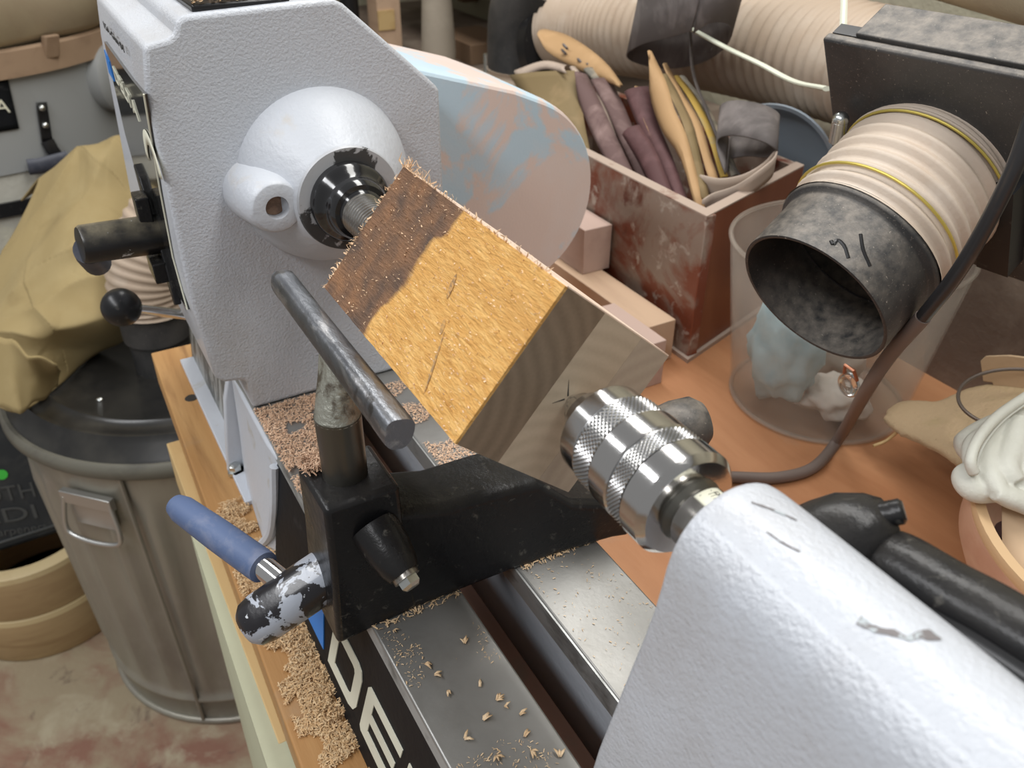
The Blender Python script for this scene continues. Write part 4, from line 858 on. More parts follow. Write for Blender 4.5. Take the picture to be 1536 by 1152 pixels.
# black elbow on the hose's far end, tan stub below
el = thing('duct_elbow', 'dusty black plastic duct elbow joining the tan hose near the wall', 'duct elbow', (-1.44, 0.60, BENCH))
ec = at(785, 60, 'y', 0.60)
part('elbow_body', B().tube(spline([ec + V((0, 0, -0.045)), ec + V((0, 0, 0.0)), ec + V((0.01, 0, 0.05)), ec + V((0.04, 0.01, 0.10))], 16), 0.0600, 36), M['black_dusty'], el, angle=70)
part('elbow_collar', B().tube([ec + V((0.055, 0.02, 0.00)), ec + V((0.075, 0.022, 0.004))], 0.068, 36), M['black_plain'], el)
pts, rad = ribs([ec + V((0, 0, -0.165 + 0.0)), ec + V((0, 0, -0.10)), ec + V((0, 0, -0.043))], 0.0575, 7, 0.004, 4)
part('hose_stub', B().tube(pts, rad, 36), M['hose'], el, angle=80)
cp = at(731, 108, 'y', 0.56)
part('clamp_screw', B().tube([cp, cp + V((0, 0, 0.03))], 0.007, 12), M['bolt'], el)
part('neck', B().tube([ec + V((0, 0, -0.16)), (ec.x, ec.y, BENCH)], 0.05, 24), M['black_dusty'], el)

# things along the back wall
p = at(576, 20, 'x', -2.0)
po = thing('wooden_post', 'pale laminated wooden post standing behind the headstock', 'post', (p.x, p.y, BENCH))
part('post_face', B().box((p.x - 0.03, p.y - 0.028, BENCH), (p.x + 0.03, p.y + 0.028, 0.35)), M['tan_wood'], po)
part('post_patch', B().box((p.x + 0.03, p.y - 0.028, p.z - 0.03), (p.x + 0.034, p.y + 0.012, p.z + 0.012)), M['pine'], po)
solo('dark_pipe', B().tube([(p.x - 0.05, p.y - 0.065, BENCH), (p.x - 0.05, p.y - 0.065, 0.40)], 0.022, 20), M['black_plain'], 'dark upright pipe beside the wooden post', 'pipe')
p = at(657, 50, 'y', 0.66)
sd_ = thing('tapered_stand', 'dusty tapered grey stand on two thin legs behind the headstock', 'stand', (p.x, p.y, BENCH))
part('cone', B().revolve([(0, 0.036), (0.02, 0.0375), (0.25, 0.024), (0.251, 0.005)], (p.x, p.y, p.z - 0.055), (0, 0, 1), 28), M['grey_cone'], sd_)
part('leg', B().tube([(p.x - 0.02, p.y - 0.02, BENCH), (p.x - 0.02, p.y - 0.018, p.z - 0.05)], 0.016, 16), M['grey_cone'], sd_)
part('leg', B().tube([(p.x + 0.03, p.y + 0.018, BENCH), (p.x + 0.02, p.y + 0.015, p.z - 0.05)], 0.009, 12), M['grey_cone'], sd_)
solo('storage_tank', B().tube([(-2.55, 0.84, 0.16), (-2.53, 0.84, 0.16), (-1.33, 0.84, 0.16), (-1.31, 0.84, 0.16)], [0.10, 0.125, 0.125, 0.10], 40), M['duct_tan'], 'dusty tan horizontal tank high against the masonry wall', 'tank')
for i, x in enumerate((-2.3, -1.5)):
    solo('tank_bracket', B().box((x - 0.02, 0.975, -0.06), (x + 0.02, 1.0195, 0.12)).box((x - 0.02, 0.74, 0.008), (x + 0.02, 1.018, 0.0345)), M['cardboard'], ('dark wall bracket under the tan tank beside the wooden post', 'dark wall bracket under the tan tank beside the duct elbow')[i], 'bracket', 'brackets under the tank')
p = at(692, 120, 'y', 0.74)
solo('carton', B().box((p.x - 0.14, p.y, BENCH), (p.x + 0.05, p.y + 0.12, p.z + 0.085)), M['cardboard'], 'brown carton on the dark bench behind the tapered stand', 'carton', bevel=0.002)

# ------------------------------------------------------------------ dust port in front of the tan hose
port = thing('dust_port', 'black blast gate with pale ribbed hose and flared black nozzle aimed at the lathe', 'dust port', (-0.335, 0.33, BENCH))
pn = V((0.135, -0.870, -0.474)).normalized()              # axis, pointing at the lathe
pg = V((-0.331, 0.333, 0.168)); po_ = pg + pn * 0.128
pr = pn.cross(V((0, 0, 1))).normalized() * -1; pr = V((0, 0, 1)).cross(pn).normalized() * -1
pr = pn.cross(V((0, 0, -1))).normalized()
if pr.x < 0: pr = -pr
pu = pr.cross(pn); 
if pu.z < 0: pu = -pu
gate = part('gate_plate', B().obox(pg - pn * 0.004 + pu * 0.006 - pr * 0.002, (pr, pu, pn), (0.0680, 0.078, 0.0035)), M['black_dusty'], port, bevel=0.002, label='black square gate plate')
part('gate_slide', B().obox(pg - pn * 0.022 + pu * 0.083 + pr * 0.004, (pr, pu, pn), (0.055, 0.0035, 0.015)), M['black_dusty'], gate, bevel=0.001)
part('gate_back', B().obox(pg - pn * 0.014 + pu * 0.006, (pr, pu, pn), (0.0690, 0.076, 0.0045)), M['black_plain'], gate)
pts, rad = ribs([pg - pn * 0.002, pg + pn * 0.035 + pu * 0.0015, pg + pn * 0.074], 0.0512, 8, 0.0034, 6)
ho = part('port_hose', B().tube(pts, rad, 56, caps=False), M['hose_pale'], port, angle=80, label='short pale ribbed hose')
def hoop(c, r, wr, m, nm, par):
    a = pr; bb = pu; ring = [c + (a * math.cos(t) + bb * math.sin(t)) * r for t in [2 * PI * i / 56 for i in range(57)]]
    return part(nm, B().tube(ring, wr, 8, caps=False), m, par)
hoop(pg + pn * 0.011, 0.0553, 0.0009, M['brass_wire'], 'clamp_wire', ho); hoop(pg + pn * 0.060, 0.0556, 0.0009, M['brass_wire'], 'clamp_wire', ho)
hoop(pg + pn * 0.0085, 0.0550, 0.0012, M['hose_pale'], 'hose_lip', ho)
cs = at(1257, 203, 'y', 0.305)
part('clamp_screw', B().tube([cs + V((0, 0, -0.004)), cs + V((0.002, -0.003, 0.010))], 0.0052, 16).sphere(cs + V((0.002, -0.003, 0.011)), 0.0054, 16), M['bolt'], ho)
nz = [(0.074, 0.0450), (0.074, 0.0535), (0.0775, 0.0540), (0.079, 0.0530), (0.080, 0.0508), (0.082, 0.0502), (0.119, 0.0500), (0.1195, 0.0490), (0.119, 0.0478), (0.080, 0.0470), (0.020, 0.0460)]
part('nozzle', B().revolve(nz, pg, pn, 72, caps=False), M['black_dusty'], port, angle=50, label='dusty black round nozzle')
# writing finger-drawn in the dust on the nozzle: two dark strokes
def on_noz(px_, py_):
    d = (RIGHT * (px_ - 768) + DOWN * (py_ - 576) + FWD * FPX).normalized(); o = CAM - pg
    dp = d - pn * d.dot(pn); op = o - pn * o.dot(pn)
    a = dp.dot(dp); b_ = 2 * dp.dot(op); c = op.dot(op) - 0.0493 ** 2; D = b_ * b_ - 4 * a * c
    return CAM + d * ((-b_ - math.sqrt(max(D, 0))) / (2 * a))
nzo = [o for o in bpy.data.objects if o.name.startswith('nozzle')][0]
for stroke in ([(1246, 362), (1250, 368), (1256, 361), (1266, 370), (1272, 388)], [(1290, 352), (1294, 376), (1304, 400)]):
    pp_ = [on_noz(*q_) for q_ in stroke]
    part('dust_stroke', B().tube(spline(pp_, 12), 0.0014, 8), M['black_plain'], nzo)
part('branch_pipe', B().tube(spline([pg - pn * 0.016, pg - pn * 0.06, V((-0.40, 0.50, 0.165)), V((-0.47, 0.60, 0.125))], 14), 0.040, 28), M['black_dusty'], port)
part('gate_foot', B().obox(at(1508, 330, 'y', 0.345), (pr, pu, pn), (0.010, 0.035, 0.012)), M['black_plain'], gate)
# white cable tie from the hanging belt to the gate
wt = [at(1266, -30, 'y', .46), at(1266, 10, 'y', .43), at(1264, 60, 'y', .37)]
solo('cable_tie', B().tube(spline([at(1038, 44, 'y', .50), at(1090, 72, 'y', .49), at(1140, 96, 'y', .475), at(1190, 122, 'y', .45), at(1240, 133, 'y', .40)], 24), 0.0034, 10, flat=0.6, up=(0, 0, 1)), M['white_tie'], 'long white plastic tie running from the hanging sanding belt to the gate', 'cable tie')
solo('cord', B().tube(wt, 0.0028, 8), M['white_tie'], 'short pale upright cord above the blast gate', 'cord')
# black power cable looping round the nozzle and lying on the bench
cb = [at(1550, 170, 'y', .27), at(1520, 255, 'y', .265), at(1475, 345, 'y', .262), at(1430, 418, 'y', .262), at(1385, 475, 'y', .265)]
cb2 = [cb[-1], at(1335, 532, 'y', .275), at(1300, 585, 'y', .29), at(1260, 655, 'z', -0.088), at(1222, 700, 'z', -0.0945), at(1170, 716, 'z', -0.0952), at(1110, 716, 'z', -0.0952), at(1040, 712, 'z', -0.0952), at(930, 700, 'z', -0.0952)]
cbl = thing('power_cable', 'thick dark power cable hanging past the nozzle and curling onto the bench', 'cable', at(1240, 690, 'z', BENCH))
part('clean_length', B().tube(spline(cb, 30), 0.0043, 14), M['cable'], cbl, label='shiny black length')
part('dusty_length', B().tube(spline(cb2, 50), 0.0048, 14), M['cable_dusty'], cbl, label='dust-coated length')

# ------------------------------------------------------------------ clear bucket with rags
bk = V((-0.447, 0.424, BENCH))
bt = thing('clear_bucket', 'dusty clear plastic bucket holding rags beneath the black nozzle', 'bucket', bk)
part('bucket_wall', B().revolve([(0.001, 0.0005), (0.001, 0.0745), (0.004, 0.0775), (0.155, 0.0985)], bk, (0, 0, 1), 64, caps=False), M['clear'], bt, angle=60, solid=0.0018)
part('bucket_rim', B().tube([bk + V((0.099 * math.cos(t), 0.099 * math.sin(t), 0.156)) for t in [2 * PI * i / 64 for i in range(65)]], 0.0022, 8, caps=False), M['clear'], bt)
part('base_ring', B().tube([bk + V((0.0775 * math.cos(t), 0.0775 * math.sin(t), 0.003)) for t in [2 * PI * i / 64 for i in range(65)]], 0.0022, 8, caps=False), M['clear'], bt)
def rag(c, s_, seed, m, name, label):
    b = B(); bmesh.ops.create_icosphere(b.bm, subdivisions=4, radius=1)
    for v in b.bm.verts:
        n = v.co.normalized(); k = 1 + 0.30 * mnoise.noise(n * 2.2 + V((seed, 0, 0))) + 0.16 * abs(mnoise.noise(V((n.x * 9, n.y * 9, n.z * 1.5 + seed))))
        v.co = V(c) + V((n.x * s_[0], n.y * s_[1], n.z * s_[2])) * k
    return solo(name, b, m, label, 'rag', angle=80)
rag((bk.x - 0.010, bk.y - 0.044, BENCH + 0.062), (0.036, 0.024, 0.052), 3.1, M['rag_blue'], 'rag', 'pale blue crumpled rag inside the clear bucket')
rag((bk.x + 0.034, bk.y - 0.014, BENCH + 0.024), (0.028, 0.028, 0.016), 8.4, M['rag_white'], 'rag', 'off-white crumpled rag at the bottom of the clear bucket')
rag((bk.x - 0.020, bk.y + 0.034, BENCH + 0.040), (0.034, 0.026, 0.034), 5.4, M['rag_white'], 'rag', 'off-white rag bunched at the back of the clear bucket')
jl = at(1273, 577, 'y', 0.325)
jar = thing('glass_lens', 'small round glass lens in a thin rim hanging below the nozzle', 'lens', jl)
part('lens', B().sphere(jl, 0.0085, 28, (1, 0.45, 1)), M['glass'], jar)
ring = [jl + V((math.cos(t), 0, math.sin(t))) * 0.0090 for t in [2 * PI * i / 40 for i in range(41)]]
part('lens_rim', B().tube(ring, 0.0010, 8, caps=False), M['bolt'], jar)
part('lens_hook', B().tube([jl + V((-0.006, 0, 0.007)), jl + V((-0.004, -0.004, 0.016)), jl + V((0.004, -0.004, 0.016)), jl + V((0.006, 0, 0.007))], 0.0014, 8), mat('copper_hook', (0.45, 0.2, 0.12), 0.35, 0.8), jar)
yl = at(1180, 325, 'y', 0.36)
solo('sticker', B().obox(yl, ((1, -0.5, 0.3), (0.2, 0.6, 1), (0.4, 1, -0.4)), (0.012, 0.014, 0.0006)), M['yellow_label'], 'yellow and white sticker at the upper edge of the clear bucket', 'sticker')

# ------------------------------------------------------------------ right edge: suede, veneer, wire, bowl, glove
bc = V((-0.158, 0.395, BENCH + 0.0078)); 
bw = thing('wooden_bowl', 'pinkish turned wooden bowl with a pale rim under the glove', 'bowl', bc)
part('bowl_wall', B().revolve([(0.0, 0.0005), (0.0, 0.055), (0.004, 0.070), (0.025, 0.094), (0.045, 0.103), (0.070, 0.1035), (0.0745, 0.102)], bc, (0.10, -0.10, 1), 72, caps=False), M['bowl'], bw, angle=60)
part('bowl_rim', B().revolve([(0.070, 0.1030), (0.076, 0.1050), (0.080, 0.1040), (0.080, 0.0975), (0.073, 0.0965), (0.071, 0.1000)], bc, (0.10, -0.10, 1), 72, caps=False), M['bowl_rim'], bw, angle=50)
part('bowl_inside', B().revolve([(0.0746, 0.0970), (0.050, 0.094), (0.030, 0.080), (0.012, 0.050), (0.010, 0.0005)], bc + V((0, 0, 0.003)), (0.10, -0.10, 1), 64, caps=False), M['bowl'], bw, angle=60)
rag((bc.x - 0.018, bc.y - 0.020, BENCH + 0.048), (0.048, 0.040, 0.022), 2.2, M['bowl_in'], 'dark_cloth', 'dark purple-grey cloth bundled inside the wooden bowl')
s0_ = at(1528, 760, 'y', 0.335); s1_ = at(1530, 900, 'y', 0.300)
solo('wooden_stick', B().obox((s0_ + s1_) / 2, (s1_ - s0_, (1, 0.25, 0.1), (0, 1, 0.8)), ((s1_ - s0_).length * 0.62, 0.009, 0.003)), M['veneer'], 'pale flat wooden stick leaning inside the wooden bowl', 'stick', bevel=0.0008)
# suede scrap: thick furry-edged outline lying tilted over bench and bowl
sp_px = [(1326, 626), (1334, 610), (1352, 601), (1380, 600), (1405, 601), (1432, 590), (1462, 579), (1500, 574), (1560, 580), (1580, 640), (1560, 690), (1500, 712), (1462, 706), (1438, 694), (1412, 676), (1380, 660), (1348, 646)]
def sue(x, y): 
    t = (x - 1326) / 250.0; return at(x, y, 'z', -0.062 + 0.052 * min(1.0, max(0, t)))
b = B(); outl_ = spline([sue(*q_) for q_ in sp_px] + [sue(*sp_px[0])], 90)[:-1]
cen = sum(outl_, V()) / len(outl_)
for i, q_ in enumerate(outl_):
    q_ += (q_ - cen).normalized() * 0.0011 * mnoise.noise(q_ * 300)
rows = [[cen.lerp(q_, k) + V((0, 0, h)) for q_ in outl_] for k, h in ((0.02, 0.002), (0.5, 0.0015), (0.85, 0.001), (0.97, 0.0), (1.0, -0.002), (0.97, -0.0045), (0.5, -0.004), (0.02, -0.004))]
solo('suede_scrap', B().loft(rows), M['leather'], 'tan suede scrap with fuzzy edge lying between the bucket and the glove', 'leather scrap', angle=70)
solo('straw', B().tube(spline([at(1310, 669, 'z', -0.080), at(1330, 661, 'z', -0.076), at(1348, 646, 'z', -0.064)], 10), 0.0013, 8), M['pine'], 'thin pale splinter poking out from under the suede scrap', 'splinter')
vz = [(1470, 541), (1478, 534), (1510, 533), (1570, 540), (1570, 640), (1500, 640), (1494, 600), (1488, 574), (1474, 572)]
b = B(); b.loft([[at(x, y, 'y', yy) + V((0, 0, 0)) for x, y in vz] for yy in (0.470, 0.4705)])
b = B(); pv = [at(x, y, 'y', 0.470) for x, y in vz]; b.loft([pv, [q_ + V((0.001, 0.004, 0)) for q_ in pv]])
solo('veneer_piece', b, M['veneer'], 'pale stepped board standing behind the suede scrap', 'board', bevel=0.0008)
wc = at(1530, 598, 'z', 0.0); wr = [wc + V((0.040 * math.cos(t), 0.040 * math.sin(t) * 0.95, 0.010 * math.sin(t + 0.6))) for t in [2 * PI * i / 48 for i in range(49)]]
solo('wire_loop', B().tube(wr, 0.0014, 8, caps=False), M['wire'], 'thin dark wire loop lying over the suede scrap', 'wire')
gl = thing('leather_glove', 'white leather glove crumpled on the rim of the wooden bowl', 'glove', at(1490, 720, 'z', -0.02))
b = B()
b.tube(spline([at(1470, 700, 'z', 0.000), at(1495, 675, 'z', 0.004), at(1540, 655, 'z', 0.006), at(1610, 650, 'z', 0.004)], 20), [0.010, 0.016, 0.020, 0.023] + [0.025] * 15 + [0.02], 22, flat=0.55, up=(0, 0, 1))
fin = [([(1478, 648), (1460, 672), (1466, 705), (1486, 730)], [0.0045, 0.0072], 0.016), ([(1504, 628), (1484, 655), (1484, 700), (1500, 738)], [0.0045, 0.0075], 0.019),
       ([(1462, 700), (1446, 716), (1462, 736), (1506, 740)], [0.0045, 0.0078], 0.008), ([(1530, 628), (1522, 662), (1510, 700), (1526, 724)], [0.005, 0.0078], 0.021),
       ([(1490, 738), (1520, 748), (1556, 762), (1600, 778)], [0.005, 0.0085], 0.004), ([(1545, 670), (1530, 690), (1530, 715), (1560, 735)], [0.006, 0.010], 0.014)]
for pp, rr, zz in fin:
    q_ = spline([at(x, y, 'z', zz - 0.005 * k) for k, (x, y) in enumerate(pp)], 18)
    b.tube(q_, [rr[0] + (rr[1] - rr[0]) * min(1, math.sin(PI * (0.08 + 0.84 * k / 17)) * 1.25) for k in range(18)], 18, flat=0.8, up=(0, 0, 1))
gb = part('glove_body', b, M['glove'], gl, angle=180, weld=False)
md = gb.modifiers.new('remesh', 'REMESH'); md.mode = 'VOXEL'; md.voxel_size = 0.0012; md.use_smooth_shade = True
md = gb.modifiers.new('relax', 'SMOOTH'); md.iterations = 5; md.factor = 0.6
part('cuff_welt', B().tube(spline([at(1462, 712, 'z', 0.010), at(1456, 690, 'z', 0.018), at(1470, 655, 'z', 0.025), at(1500, 622, 'z', 0.028), at(1550, 588, 'z', 0.026)], 30), [0.002] + [0.0036] * 28 + [0.002], 14), M['glove'], gl, angle=180)
part('seam', B().tube(spline([at(1465, 700, 'z', 0.016), at(1476, 668, 'z', 0.0265), at(1505, 632, 'z', 0.030), at(1545, 602, 'z', 0.030)], 24), 0.0007, 6), M['glove_seam'], gl)

# ================================================================== LEFT: SEPARATOR CAN, CLOTH, COLLECTOR, RINGS
tc_ = V((-1.213, -0.036, FLOOR)); LZ = -0.345
can = thing('trash_can', 'ribbed galvanised steel trash can standing at the end of the bench', 'trash can', tc_)
def canr(z): return 0.226 + (0.248 - 0.226) * (z - FLOOR) / (LZ - FLOOR)
rings = []; NS = 192
for z, fl in [(FLOOR + 0.001, 0), (FLOOR + 0.004, 0), (FLOOR + 0.055, 0), (FLOOR + 0.058, 2), (FLOOR + 0.064, 2), (FLOOR + 0.068, 0), (FLOOR + 0.085, 0.3), (FLOOR + 0.12, 1), (FLOOR + 0.40, 1), (LZ - 0.10, 1), (LZ - 0.065, 0.3), (LZ - 0.05, 0), (LZ + 0.002, 0)]:
    ring = []
    for i in range(NS):
        a = 2 * PI * i / NS; f = (0.5 + 0.5 * math.cos(a * 26)); f = f * f
        r = canr(z) + (0.011 * f * fl - 0.005 * fl if fl <= 1 else 0.005); ring.append((tc_.x + r * math.cos(a), tc_.y + r * math.sin(a), z))
    rings.append(ring)
body = part('can_body', B().loft(rings), M['galv'], can, angle=60)
part('base_hoop', B().tube([tc_ + V((0.228 * math.cos(t), 0.228 * math.sin(t), 0.006)) for t in [2 * PI * i / 64 for i in range(65)]], 0.006, 10, caps=False), M['galv'], body)
sa = math.radians(-33)
part('seam', B().tube([tc_ + V(((canr(z) + 0.004) * math.cos(sa), (canr(z) + 0.004) * math.sin(sa), z - FLOOR)) for z in (FLOOR + 0.01, -0.7, -0.5, LZ)], 0.003, 6), M['galv'], body)
ha = math.radians(-46); hd = V((math.cos(ha), math.sin(ha), 0)); hs = V((-math.sin(ha), math.cos(ha), 0)); hz_ = LZ - 0.060 - FLOOR
hcn = tc_ + hd * (canr(LZ) + 0.001) + V((0, 0, hz_))
hg = part('handle_bracket', B().obox(hcn + hd * 0.004, (hs, (0, 0, 1), hd), (0.040, 0.010, 0.005)).obox(hcn + V((0, 0, -0.024)), (hs, (0, 0, 1), hd), (0.034, 0.026, 0.002)), M['galv_bright'], can, bevel=0.001)
part('wire_handle', B().tube(spline([hcn + hd * 0.006 + hs * -0.036, hcn + hd * 0.012 + hs * -0.044 + V((0, 0, -0.045)), hcn + hd * 0.014 + hs * -0.036 + V((0, 0, -0.062)), hcn + hd * 0.016 + V((0, 0, -0.066)), hcn + hd * 0.014 + hs * 0.036 + V((0, 0, -0.062)), hcn + hd * 0.012 + hs * 0.044 + V((0, 0, -0.045)), hcn + hd * 0.006 + hs * 0.036], 40), 0.0035, 10), M['galv_bright'], hg)
lid = thing('can_lid', 'domed black lid with raised rings on the trash can', 'lid', (tc_.x, tc_.y, LZ))
part('lid_top', B().revolve([(0.036, 0.0005), (0.0365, 0.190), (0.039, 0.194), (0.0395, 0.199), (0.036, 0.203), (0.035, 0.222), (0.0375, 0.226), (0.037, 0.231), (0.028, 0.236), (0.012, 0.250), (0.006, 0.254)], (tc_.x, tc_.y, LZ), (0, 0, 1), 96, caps=False), M['lid'], lid, angle=40)
part('lid_rim', B().revolve([(0.008, 0.250), (0.010, 0.2575), (0.004, 0.2625), (-0.008, 0.2630), (-0.013, 0.259), (-0.010, 0.2535)], (tc_.x, tc_.y, LZ), (0, 0, 1), 96, caps=False), M['lid_rim'], lid, angle=60, label='dusty pale lid rim')
rv = at(150, 599, 'z', LZ + 0.037)
part('rivet', B().sphere(rv, 0.0055, 14, (1, 1, 0.6)), M['bolt'], lid)
# inlet pipe and hose standing on the lid
ip = at(238, 556, 'z', LZ + 0.036)
inl = thing('inlet_hose', 'tan ribbed hose on a black pipe stub rising from the can lid', 'dust hose', ip)
ipx = V((ip.x - 0.012, ip.y + 0.012, ip.z))
part('pipe_stub', B().revolve([(0.0, 0.040), (0.05, 0.040), (0.052, 0.046), (0.105, 0.046), (0.106, 0.043)], ipx, (0, 0, 1), 36), M['black_dusty'], inl, label='black pipe stub')
pts, rad = ribs([ipx + V((0, 0, 0.095)), ipx + V((0, 0.004, 0.145)), ipx + V((-0.005, 0.035, 0.20)), ipx + V((-0.01, 0.095, 0.25)), ipx + V((-0.01, 0.18, 0.275))], 0.048, 22, 0.0035, 4)
part('hose', B().tube(pts, rad, 36), M['hose'], inl, angle=80)

# khaki canvas heaped on the lid
net = [[(30, 300, 'x', -1.56), (90, 262, 'x', -1.54), (150, 240, 'x', -1.53), (210, 228, 'x', -1.52)],
       [(55, 268, 'x', -1.47), (104, 238, 'x', -1.45), (150, 221, 'x', -1.44), (215, 212, 'x', -1.44)],
       [(18, 350, 'x', -1.42), (86, 310, 'x', -1.39), (150, 298, 'x', -1.37), (222, 292, 'x', -1.37)],
       [(-30, 420, 'x', -1.38), (60, 388, 'x', -1.34), (140, 378, 'x', -1.30), (224, 372, 'x', -1.30)],
       [(-40, 470, 'x', -1.34), (50, 456, 'x', -1.29), (130, 440, 'x', -1.25), (224, 425, 'x', -1.26)],
       [(-40, 520, 'x', -1.28), (48, 505, 'x', -1.23), (135, 500, 'x', -1.20), (228, 470, 'x', -1.22)],
       [(-30, 562, 'z', LZ + 0.075), (40, 552, 'z', LZ + 0.07), (105, 535, 'z', LZ + 0.065), (180, 510, 'z', LZ + 0.06)],
       [(-25, 600, 'z', LZ + 0.050), (29, 617, 'z', LZ + 0.046), (88, 577, 'z', LZ + 0.042), (142, 523, 'z', LZ + 0.040)]]
ctl = [[at(*c) for c in row] for row in net]
NU, NV = 150, 210
colsp = [spline([ctl[r][c] for r in range(len(ctl))], NV) for c in range(4)]
def ridge(d, w_):          # sharp-ish fold profile across distance d
    return math.exp(-abs(d) / w_ * (1 if d > 0 else 0.45)) 
FOLDS = [((0.95, 0.10), (0.35, 0.42), 0.026, 0.10), ((0.90, 0.34), (0.05, 0.62), 0.034, 0.085), ((0.98, 0.50), (0.20, 0.66), 0.026, 0.06), ((0.30, 0.05), (0.75, 0.24), 0.020, 0.05),
         ((0.02, 0.70), (0.55, 0.80), 0.030, 0.055), ((0.55, 0.80), (0.98, 0.66), 0.028, 0.055), ((0.45, 0.62), (0.62, 0.86), 0.022, 0.045), ((0.10, 0.30), (0.45, 0.14), 0.018, 0.07),
         ((0.25, 0.86), (0.75, 0.93), 0.014, 0.04), ((0.75, 0.14), (0.98, 0.24), 0.018, 0.05), ((0.60, 0.45), (0.98, 0.40), 0.015, 0.05)]
def foldf(u, v):
    uu = u + 0.05 * mnoise.noise(V((u * 3, v * 3, 1.0))); vv = v + 0.035 * mnoise.noise(V((u * 3.5, v * 3, 5.0)))
    h = 0.0
    for (a0, a1), (b0, b1), am, w_ in FOLDS:
        dx, dy = b0 - a0, b1 - a1; L2 = dx * dx + dy * dy; t = ((uu - a0) * dx + (vv - a1) * dy) / L2
        tc = min(1, max(0, t)); ex, ey = uu - a0 - dx * tc, vv - a1 - dy * tc
        d = math.hypot(ex, ey); sg = 1 if (dx * ey - dy * ex) > 0 else -1
        h += am * ridge(math.sqrt(d * d + 0.00015) * sg, w_) * (1 - 0.5 * abs(2 * tc - 1) ** 2)
    return h - 0.012 + 0.005 * mnoise.noise(V((u * 5, v * 6, 3)))
rows = []
for j in range(NV):
    row = spline([colsp[c][j] for c in range(4)], NU); v = j / (NV - 1)
    nrm = V((0.72, -0.30, 0.62)).normalized().lerp(V((0.4, -0.2, 0.9)).normalized(), min(1, max(0, (v - 0.6) / 0.25)))
    edge = min(1.0, (1 - v) * 9, v * 8 + 0.3)
    rows.append([p + nrm * foldf(i / (NU - 1), v) * max(0.12, edge) for i, p in enumerate(row)])
cloth = solo('canvas_cloth', B().grid(rows), M['canvas'], 'crumpled khaki canvas cloth heaped on the black can lid', 'cloth', angle=100, solid=0.003)
# hem flap with a square corner hanging at the front
fl = [[at(-30, 500, 'z', LZ + 0.150), at(16, 506, 'z', LZ + 0.150), at(40, 532, 'z', LZ + 0.140), at(84, 545, 'z', LZ + 0.120)], [at(-28, 560, 'z', LZ + 0.105), at(20, 568, 'z', LZ + 0.105), at(56, 566, 'z', LZ + 0.10), at(90, 556, 'z', LZ + 0.085)], [at(-26, 606, 'z', LZ + 0.070), at(29, 619, 'z', LZ + 0.070), at(60, 600, 'z', LZ + 0.066), at(86, 580, 'z', LZ + 0.066)]]
rows = []
for j in range(13):
    t = j / 6; a, c, f = (fl[0], fl[1], t) if t <= 1 else (fl[1], fl[2], t - 1)
    base = [p.lerp(q_, f) for p, q_ in zip(a, c)]; row = []
    for i in range(25):
        k = i / 8; m_ = min(int(k), 2); row.append(base[m_].lerp(base[m_ + 1], k - m_) + V((0, 0, 0.003 * math.sin(i * 0.7 + j * 0.4))))
    rows.append(row)
part('hem_flap', B().grid(rows), M['canvas'], cloth, angle=100, solid=0.003)

# dust collector behind
dcx, dcy, dcr = -1.93, -0.25, 0.300
dc = thing('dust_collector', 'grey dust collector drum with beige filter bag and cloudy plastic lower bag', 'dust collector', (dcx, dcy, FLOOR))
zt, zb_ = 0.005, -0.150
drum = part('drum', B().revolve([(0, 0.29), (0.004, dcr), (zt - zb_, dcr), (zt - zb_ + 0.003, 0.28)], (dcx, dcy, zb_), (0, 0, 1), 96), M['machine'], dc, angle=50, label='grey painted drum')
def dsurf(px_, py_, lift=0.0, rr=dcr):
    d = (RIGHT * (px_ - 768) + DOWN * (py_ - 576) + FWD * FPX).normalized(); ox, oy = CAM.x - dcx, CAM.y - dcy
    a = d.x ** 2 + d.y ** 2; b_ = 2 * (ox * d.x + oy * d.y); c = ox * ox + oy * oy - (rr + lift) ** 2; D = max(0, b_ * b_ - 4 * a * c)
    return CAM + d * ((-b_ - math.sqrt(D)) / (2 * a))
def dpatch(name, corners, lift, m, par, n=8):
    a, b_, c, d = corners; rows = []
    for j in range(n + 1):
        row = []
        for i in range(n + 1):
            x = (a[0] * (1 - i / n) + b_[0] * i / n) * (1 - j / n) + (d[0] * (1 - i / n) + c[0] * i / n) * j / n
            y = (a[1] * (1 - i / n) + b_[1] * i / n) * (1 - j / n) + (d[1] * (1 - i / n) + c[1] * i / n) * j / n
            row.append(dsurf(x, y, lift))
        rows.append(row)
    return part(name, B().grid(rows), m, par, solid=0.0012)
lab = dpatch('label_plate', [(-70, 130), (12, 119), (29, 193), (-55, 207)], 0.002, M['decal'], drum)
pa = dsurf(-16, 171, 0.004); pb_ = dsurf(16, 168, 0.004); pcu = dsurf(-4, 150, 0.004) - dsurf(0, 170, 0.004)
text_part('label_lettering', 'DELTA', 0.030, pb_, pb_ - pa, pcu, M['letter'], lab, depth=0.0004, align='RIGHT', sx=1.1)
br = dpatch('latch_strap', [(54, 154), (70, 153), (79, 211), (63, 213)], 0.005, M['black_plain'], drum)
for x, y in ((63, 162), (68, 188)): part('screw', B().sphere(dsurf(x, y, 0.007), 0.0058, 14), M['bolt'], br)
part('latch_hook', B().tube([dsurf(71, 211, 0.006), dsurf(78, 224, 0.010), dsurf(84, 232, 0.010)], 0.011, 10, flat=0.4, up=(1, 0, 0)), M['black_plain'], br)
part('band', B().revolve([(-0.012, dcr + 0.002), (-0.012, dcr + 0.008), (0.012, dcr + 0.008), (0.012, dcr + 0.002)], (dcx, dcy, zb_ - 0.052), (0, 0, 1), 96, caps=False), M['black_plain'], dc)
